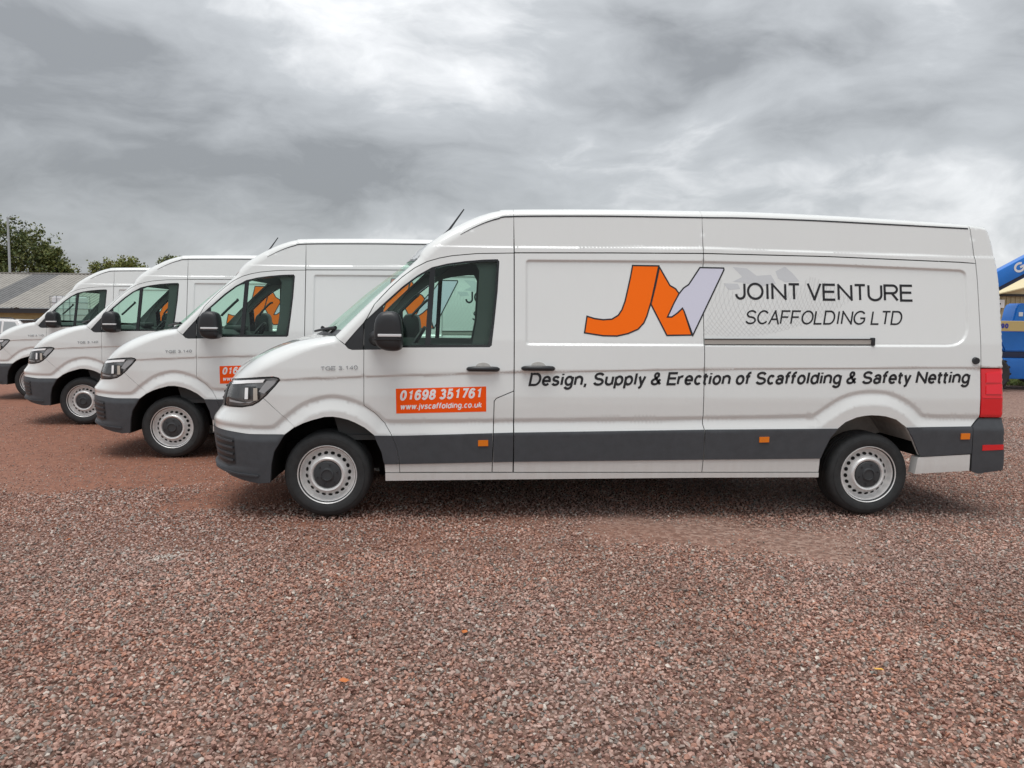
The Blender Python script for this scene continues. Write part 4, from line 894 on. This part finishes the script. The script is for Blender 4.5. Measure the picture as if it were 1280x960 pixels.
# ------------------------------------------------------------------ background
mat('shed_roof_grey', (.29, .275, .25), .75, vary=.16, scale=1.5); mat('shed_roof_dark', (.14, .14, .14), .7, vary=.2, scale=2)
mat('ochre_wall', (.42, .33, .16), .8, vary=.1, scale=2); mat('shadow_and_trim_dark', (.03, .028, .03), .6)
mat('beige_cladding', (.42, .35, .21), .6, vary=.06, scale=1); mat('cream_cladding', (.72, .62, .38), .6, vary=.05, scale=1)
mat('lift_blue', (.010, .19, .68), .35, coat=.3, vary=.06, scale=4); mat('lift_navy', (.02, .03, .07), .5); mat('lift_cream', (.52, .40, .17), .5)
mat('tank_white', (.75, .76, .78), .4); mat('cage_steel', (.30, .31, .32), .4, .7); mat('pole_grey', (.45, .47, .48), .5, .4)
mat('car_white', (.80, .80, .80), .25, coat=.5); mat('car_glass_sky', (.34, .37, .38), .08); mat('bark', (.09, .07, .05), .9, vary=.25, scale=8)  # car glass: reflected sky is put into its pale base colour
mat('purple_mark', (.10, .09, .35), .5); mat('sign_white', (.8, .8, .8), .5); mat('sign_blue', (.03, .04, .30), .5)
def leaf_mat(name, c1, c2):
    m = bpy.data.materials.new(name); m.use_nodes = True; nt = m.node_tree; b = nt.nodes['Principled BSDF']
    g = nt.nodes.new('ShaderNodeNewGeometry'); r = nt.nodes.new('ShaderNodeValToRGB'); nt.links.new(g.outputs['Random Per Island'], r.inputs[0])
    r.color_ramp.elements[0].color = (*c1, 1); r.color_ramp.elements[1].color = (*c2, 1); nt.links.new(r.outputs[0], b.inputs['Base Color']); b.inputs['Roughness'].default_value = .6
    MAT[name] = m
leaf_mat('leaf_dark', (.05, .085, .022), (.15, .16, .045)); leaf_mat('leaf_light', (.12, .16, .035), (.25, .25, .07)); leaf_mat('leaf_mid', (.07, .11, .028), (.19, .20, .05))
def tree(loc, h, lobes, material, label, seed, leaf=.34, n=11000):
    rng = np.random.default_rng(seed); rd = random.Random(seed); t = empty('tree', loc)
    bm = bmesh.new(); tube(bm, [(0, 0, 0), (.1, 0, h*.25), (-.05, .1, h*.55), (0, 0, h*.85)], [.32, .26, .16, .04], 8)
    for k in range(9):
        a = rd.uniform(0, 6.28); z0 = h*rd.uniform(.25, .6); l = h*rd.uniform(.18, .32)
        tube(bm, [(0, 0, z0), (math.cos(a)*l*.5, math.sin(a)*l*.5, z0+l*.45), (math.cos(a)*l, math.sin(a)*l, z0+l*.8)], [.11, .07, .02], 6)
    link('trunk', bm_mesh('trunk', bm, 60), t, 'bark')
    V, F = [], []
    w = np.array([l[3]*l[4] for l in lobes], float); w /= w.sum()
    clumps = []
    for _ in range(int(n/26)):
        l = lobes[rng.choice(len(lobes), p=w)]; d = rng.normal(size=3); d /= np.linalg.norm(d); r = rng.uniform(.35, .95)
        clumps.append((np.array(l[:3])+d*r*np.array([l[3], l[3], l[4]]), rng.uniform(.35, .95)))
    for c, cr in clumps:
        for _ in range(26):
            p = c+np.clip(rng.normal(size=3), -1.2, 1.2)*cr*.5; u = rng.normal(size=3); u /= np.linalg.norm(u); v = np.cross(u, rng.normal(size=3)); v /= np.linalg.norm(v); s = leaf*rng.uniform(.5, 1.2)
            o = len(V); V += [p-u*s*.5, p+v*s*.32, p+u*s*.5, p-v*s*.32]; F.append((o, o+1, o+2, o+3))
    link('crown', mesh_of('crown', V, F), t, material); tag(t, label, 'tree', 'trees beyond the sheds'); return t
tree((-54.5, 85, 0), 10.5, [(-1, 0, 9.2, 3.0, 3.2), (2.0, 0, 8.8, 2.9, 2.6), (-3, 0, 7.5, 2.6, 2.6), (.5, 0, 6.0, 4.5, 2.4)], 'leaf_dark', 'tall dark green tree with a bushy crown behind the pole', 1)
tree((-50.4, 86, 0), 8.5, [(-.4, 0, 7.4, 1.7, 1.7), (-1.2, 0, 8.2, 1.4, 1.3), (1.0, 0, 5.9, 1.5, 1.5), (0, 0, 5, 2, 1.2)], 'leaf_mid', 'rounded green tree beside the taller dark one, behind the shed roof', 2, n=6500)
tree((-50.4, 95, 0), 8.0, [(-.5, 0, 6.8, .9, 1.4), (.9, 0, 7.2, .55, 1.5), (.2, 0, 5.3, 1.5, 1.4)], 'leaf_light', 'small pale green tree with a split top beside the shed', 3, .28, 3800)
tree((-54.4, 110, 0), 9.0, [(0, 0, 8.0, 2.6, 1.7), (-1.5, 0, 7.4, 1.8, 1.3), (1.9, 0, 7.3, 1.6, 1.2)], 'leaf_light', 'yellow green domed tree showing over a van roof', 4, .36, 6500)
tree((-47.9, 110, 0), 9.5, [(-1.0, 0, 8.4, 1.3, 1.7), (.8, 0, 8.6, 1.5, 1.6), (2.6, 0, 8.2, 1.4, 1.4)], 'leaf_mid', 'spiky topped green tree next to the yellow green domed one', 5, .32, 5000)
# long shed
sh = empty('long_shed', (-42, 58, 0))
def ribbed(xa, xb, name, material, dz=0):
    V, F = [], []; pitch = .33; n = int((xb-xa)/pitch); xs = []
    for i in range(n):
        x = xa+i*pitch; xs += [(x, 0), (x+.20, 0), (x+.225, .045), (x+.305, .045), (x+.33, 0)]
    for x, z in xs: V += [(x, -.35, 2.08+z+dz), (x, 8.2, 5.02+z+dz)]
    for i in range(len(xs)-1):
        if xs[i+1][0]-xs[i][0] > 1e-6: F.append((2*i, 2*i+2, 2*i+3, 2*i+1))
    link(name, mesh_of(name, V, F), sh, material)
ribbed(-14, 1.181, 'roof_sheeting', 'shed_roof_grey'); ribbed(1.18, 3.491, 'roof_sheeting', 'shed_roof_dark'); ribbed(3.49, 16.691, 'roof_sheeting', 'shed_roof_grey')
boxes('back_roof', [((1.5, 12, 3.6), (31, 7.6, .1))], sh, 'shed_roof_grey'); boxes('wall', [((1.5, 4, .95), (30.6, 7.4, 1.9))], sh, 'ochre_wall')
boxes('eave_shadow_fascia', [((1.5, -.12, 1.86), (31, .35, .34))], sh, 'shadow_and_trim_dark'); boxes('ridge_cap', [((1.5, 8.25, 5.08), (31, .35, .10))], sh, 'shed_roof_grey')  # fascia's dark colour stands for the gutter shadow under the eave
V = [(1.5, 0, 0)]
tag(sh, 'long low shed with a grey ribbed roof and ochre wall behind the vans', 'shed')
# pole
po = empty('lamp_pole', (-48.5, 75, 0)); tube_obj('mast', [(0, 0, 0), (0, 0, 10.8)], [.13, .09], po, 'pole_grey', 10); boxes('lamp_head', [((.15, 0, 10.8), (.5, .16, .09))], po, 'pole_grey', .02)
tag(po, 'thin grey mast standing in front of the tall dark tree', 'pole')
# stacked tanks
for k in range(2):
    ib = empty('liquid_tank', (-17.4, 30.5, 1.175*k)); boxes('tank', [((0, 0, .64), (.94, .94, .98))], ib, 'tank_white', .08, 40); boxes('pallet', [((0, 0, .06), (1.0, 1.0, .12))], ib, 'cage_steel')
    for q in range(5):
        z = .18+.24*q
        tube_obj('cage_bar', [(-.5, -.5, z), (.5, -.5, z), (.5, .5, z), (-.5, .5, z), (-.5, -.5, z)], .013, ib, 'cage_steel', 5)
    for x in (-.5, -.25, 0, .25, .5):
        tube_obj('cage_bar', [(x, -.5, .1), (x, -.5, 1.16)], .012, ib, 'cage_steel', 5); tube_obj('cage_bar', [(x, .5, .1), (x, .5, 1.16)], .012, ib, 'cage_steel', 5)
    boxes('cap', [((0, 0, 1.14), (.2, .2, .05))], ib, 'shadow_and_trim_dark', .02)
    tag(ib, ('white caged liquid tank at the bottom of the stack near the shed', 'white caged liquid tank on top of the stack near the shed')[k], 'tank', 'caged tanks stacked by the shed')
# white car
car = empty('parked_car', (-17.2, 24.0, 0))
def prism(name, prof, y0, y1, parent, material, taper=0, bev=.03):
    bm = bmesh.new(); k = len(prof); zc = min(p[1] for p in prof); zt = max(p[1] for p in prof)
    f = lambda z: taper*(z-zc)/(zt-zc)
    a = [bm.verts.new((p[0], y0+f(p[1]), p[1])) for p in prof]; b = [bm.verts.new((p[0], y1-f(p[1]), p[1])) for p in prof]
    for i in range(k): bm.faces.new((a[i], a[(i+1) % k], b[(i+1) % k], b[i]))
    bm.faces.new(a); bm.faces.new(b[::-1])
    if bev: bmesh.ops.bevel(bm, geom=list(bm.edges), offset=bev, segments=2, affect='EDGES')
    return link(name, bm_mesh(name, bm, 45), parent, material)
prism('body', [(-2.15, .30), (-2.18, .62), (-2.0, .80), (-1.0, .95), (2.15, 1.0), (2.22, .80), (2.2, .32)], 0, 1.78, car, 'car_white', .03, .05)
gh = prism('cabin', [(-1.02, .94), (-.35, 1.40), (.2, 1.455), (1.75, 1.43), (2.12, .98)], .06, 1.72, car, 'car_white', .14, .04)
for pts in ([(-.80, .99), (-.22, 1.37), (.35, 1.39), (.35, .99)], [(.42, .99), (.42, 1.39), (1.25, 1.375), (1.25, .99)], [(1.32, .99), (1.32, 1.37), (1.66, 1.355), (1.93, .99)]):
    V = [(x, .055+.14*(z-.94)/.515-.004, z) for x, z in pts]; link('side_window', mesh_of('side_window', V, [tuple(range(len(V)))]), gh, 'car_glass_sky')
for x in (-1.35, 1.32):
    for y in (.02, 1.76):
        wp = empty('wheel', (x, y+(.1 if y < 1 else -.1), .31)); wp.parent = car
        link('tyre', lathe('tyre', [(.19, -.08), (.28, -.1), (.31, -.07), (.31, .07), (.28, .1), (.19, .08)], 24), wp, 'rubber'); link('rim', lathe('rim', [(.19, -.085), (.17, -.07), (.0, -.08)], 24), wp, 'steel_silver')
tube_obj('roof_rail', [(-.1, .28, 1.45), (.0, .28, 1.50), (1.5, .28, 1.485), (1.62, .28, 1.43)], .018, gh, 'shadow_and_trim_dark', 6); boxes('spoiler', [((1.86, .86, 1.405), (.26, 1.2, .05))], gh, 'shadow_and_trim_dark', .015)
boxes('headlight', [((-2.08, .30, .70), (.16, .34, .12)), ], car, 'lamp_grey', .02); boxes('tail_light', [((2.17, .18, .86), (.1, .26, .18))], car, 'red_lens', .02)
tag(car, 'white car with roof rails, mostly hidden behind the last van of the row', 'car')
# yellow clad workshop on the right
wk = empty('workshop', (30, 42, 0))
prism('gable_wall', [(-9, 0), (-9, 1.93), (6, 5.68), (16, 3.15), (16, 0)], 0, 4, wk, 'beige_cladding', 0, 0)
V = [(-3.95, -.06, 3.24), (6, -.06, 5.70), (15.4, -.06, 3.28), (12, -.06, 3.24), (2, -.06, 3.24)]; V += [(x, y+.05, z) for x, y, z in V]
link('gable_panel', mesh_of('gable_panel', V, [(0, 1, 2, 3, 4), (9, 8, 7, 6, 5)]+[(i, (i+1) % 5, 5+(i+1) % 5, 5+i) for i in range(5)]), wk, 'cream_cladding')
boxes('trim', [((5.6, -.10, 3.22), (19.4, .10, .12))], wk, 'shadow_and_trim_dark')
for s_, (xa, za, xb, zb) in enumerate(((-9.5, 1.87, 6, 5.745), (6, 5.745, 16.5, 3.09))):
    V = [(xa, -.4, za), (xb, -.4, zb), (xb, 4, zb), (xa, 4, za)]; V += [(x, y, z+.06) for x, y, z in V]
    link('roof_slope', mesh_of('roof_slope', V, [(0, 1, 2, 3), (7, 6, 5, 4), (0, 4, 5, 1), (1, 5, 6, 2), (2, 6, 7, 3), (3, 7, 4, 0)]), wk, 'cream_cladding')
bm = bmesh.new()
for i in range(int(24.6/.25)):
    x = -8.8+.25*i; hh = min(3.15, 1.9+.25*(x+8.9), 3.2+.25*(15.9-x)); box(bm, (x, -.02, hh/2), (.07, .04, hh))
link('cladding_rib', bm_mesh('cladding_rib', bm), wk, 'beige_cladding')['kind'] = 'stuff'
tag(wk, 'beige and cream clad workshop behind the blue lift', 'building')
sg = empty('wall_sign', (26.2, 41.9, 2.5)); boxes('board', [((0, 0, .25), (.62, .04, .44))], sg, 'sign_white'); boxes('sign_band', [((-.05, -.03, .25), (.30, .02, .07))], sg, 'shadow_and_trim_dark'); tag(sg, 'small white sign fixed to the beige workshop wall', 'sign')
# grass strip along the workshop
rng = np.random.default_rng(8); V, F = [], []
for _ in range(9000):
    x, y = rng.uniform(10, 22), rng.uniform(20.6, 23.2); hh = rng.uniform(.04, .13); a = rng.uniform(0, 6.28); dx, dy = .02*math.cos(a), .02*math.sin(a); o = len(V)
    V += [(x-dx, y-dy, gz), (x+dx, y+dy, gz), (x+rng.normal(0, .03), y+rng.normal(0, .03), gz+hh)]; F.append((o, o+1, o+2))
leaf_mat('grass_green', (.07, .12, .02), (.17, .21, .05)); tag(link('grass', mesh_of('grass', V, F), None, 'grass_green'), 'short green grass behind the blue lift', 'grass', kind='stuff')
# boom lift
bl = empty('boom_lift', (12.9, 19.2, 0))
for x in (-1.16, 1.30):
    for y in (-.25, 1.75):
        w = empty('wheel', (x, y, .42)); w.parent = bl; s_ = 1 if y < 1 else -1
        link('tyre', lathe('tyre', [(.22, -.15), (.36, -.17), (.42, -.12), (.42, .12), (.36, .17), (.22, .15)], 32), w, 'rubber'); link('rim', lathe('rim', [(.22, -.14*s_), (.2, -.06*s_), (.08, -.05*s_), (.07, -.12*s_), (0, -.12*s_)], 28), w, 'lift_blue')
        bm = bmesh.new()
        for k in range(16):
            a = 2*math.pi*k/16; box(bm, (.425*math.cos(a), 0, .425*math.sin(a)), (.04, .26, .05), Matrix.Rotation(-a, 3, 'Y'))
        link('tread_lugs', bm_mesh('tread_lugs', bm), w, 'tyre_tread')
boxes('chassis', [((.1, .75, .53), (1.55, 1.5, .52))], bl, 'lift_blue', .04, 40); boxes('slew_ring', [((.1, .75, .86), (1.5, 1.3, .16))], bl, 'lift_navy', .03)
prism('turret', [(-.60, .95), (-.86, 1.46), (1.6, 1.46), (1.6, .95)], .1, 1.4, bl, 'lift_blue', 0, .03)
cw = prism('counterweight', [(-.52, 1.66), (-.44, 2.06), (-.36, 2.15), (.6, 2.15), (.8, 1.66)], .0, .5, bl, 'lift_blue', 0, .03)
boxes('label_plate', [((-.33, -.004, 1.88), (.10, .012, .10))], cw, 'sign_white')
jb = boxes('lower_beam', [((.3, -.45, 1.585), (3.4, .24, .25))], bl, 'lift_cream', .012)
rot = Matrix.Rotation(-R(29), 3, 'Y'); bm = bmesh.new(); box(bm, (0, 0, 0), (6.0, .30, .36), None, .02); boom = link('boom', bm_mesh('boom', bm, 40), bl, 'lift_blue'); boom.matrix_local = Matrix.Translation((.45, -.2, 3.60)) @ rot.to_4x4()
bm = bmesh.new(); box(bm, (0, .0, -.22), (5.9, .24, .10)); link('boom_underside', bm_mesh('boom_underside', bm), boom, 'lift_navy')
flat = lambda d: (lambda x, z: np.full(np.shape(x), d))
link('boom_lettering', strokes_mesh('boom_lettering', text_strokes('Genie', (-1.40, -.10), (-.46, -.10), .24, .052), .052, flat(-.155), .0004), boom, 'sign_white')
link('number_lettering', strokes_mesh('number_lettering', text_strokes('90', (-1.16, 1.53), (-.98, 1.53), .12, .032), .032, flat(-.575), .0004), jb, 'sign_blue')
prism('basket', [(2.4, 4.9), (2.4, 5.9), (3.6, 5.9), (3.6, 4.9)], -.6, .6, bl, 'lift_navy', 0, .02)
tag(bl, 'blue boom lift with a cream beam parked beside the workshop', 'lift')
# fallen leaves
mat('leaf_orange', (.50, .15, .035), .6); mat('leaf_yellow', (.75, .42, .08), .6)
for i, (x, y, m_, lb) in enumerate(((-.73, 3.30, 'leaf_orange', 'red orange fallen leaf on the gravel in front of the front wheel'), (-.23, 3.85, 'leaf_orange', 'small orange leaf on the gravel before the phone number door'), (1.72, 3.47, 'leaf_yellow', 'yellow fallen leaf on the gravel below the company name'), (-3.16, 5.41, 'leaf_orange', 'orange leaf lying left of the pale dusty streak'))):
    bm = bmesh.new(); pts = [(-.5, 0, 0), (-.2, .3, .08), (.2, .26, .02), (.5, 0, .1), (.2, -.28, .05), (-.2, -.3, .1)]; vs = [bm.verts.new(p) for p in pts]; c = bm.verts.new((0, 0, -.04))
    for k in range(6): bm.faces.new((vs[k], vs[(k+1) % 6], c))
    o = link('fallen_leaf', bm_mesh('fallen_leaf', bm), None, m_); o.location = (x, y, .006); o.scale = (.05, .05, .05); o.rotation_euler = (.2, .1, i*1.3); tag(o, lb, 'leaf', 'fallen leaves on the gravel')
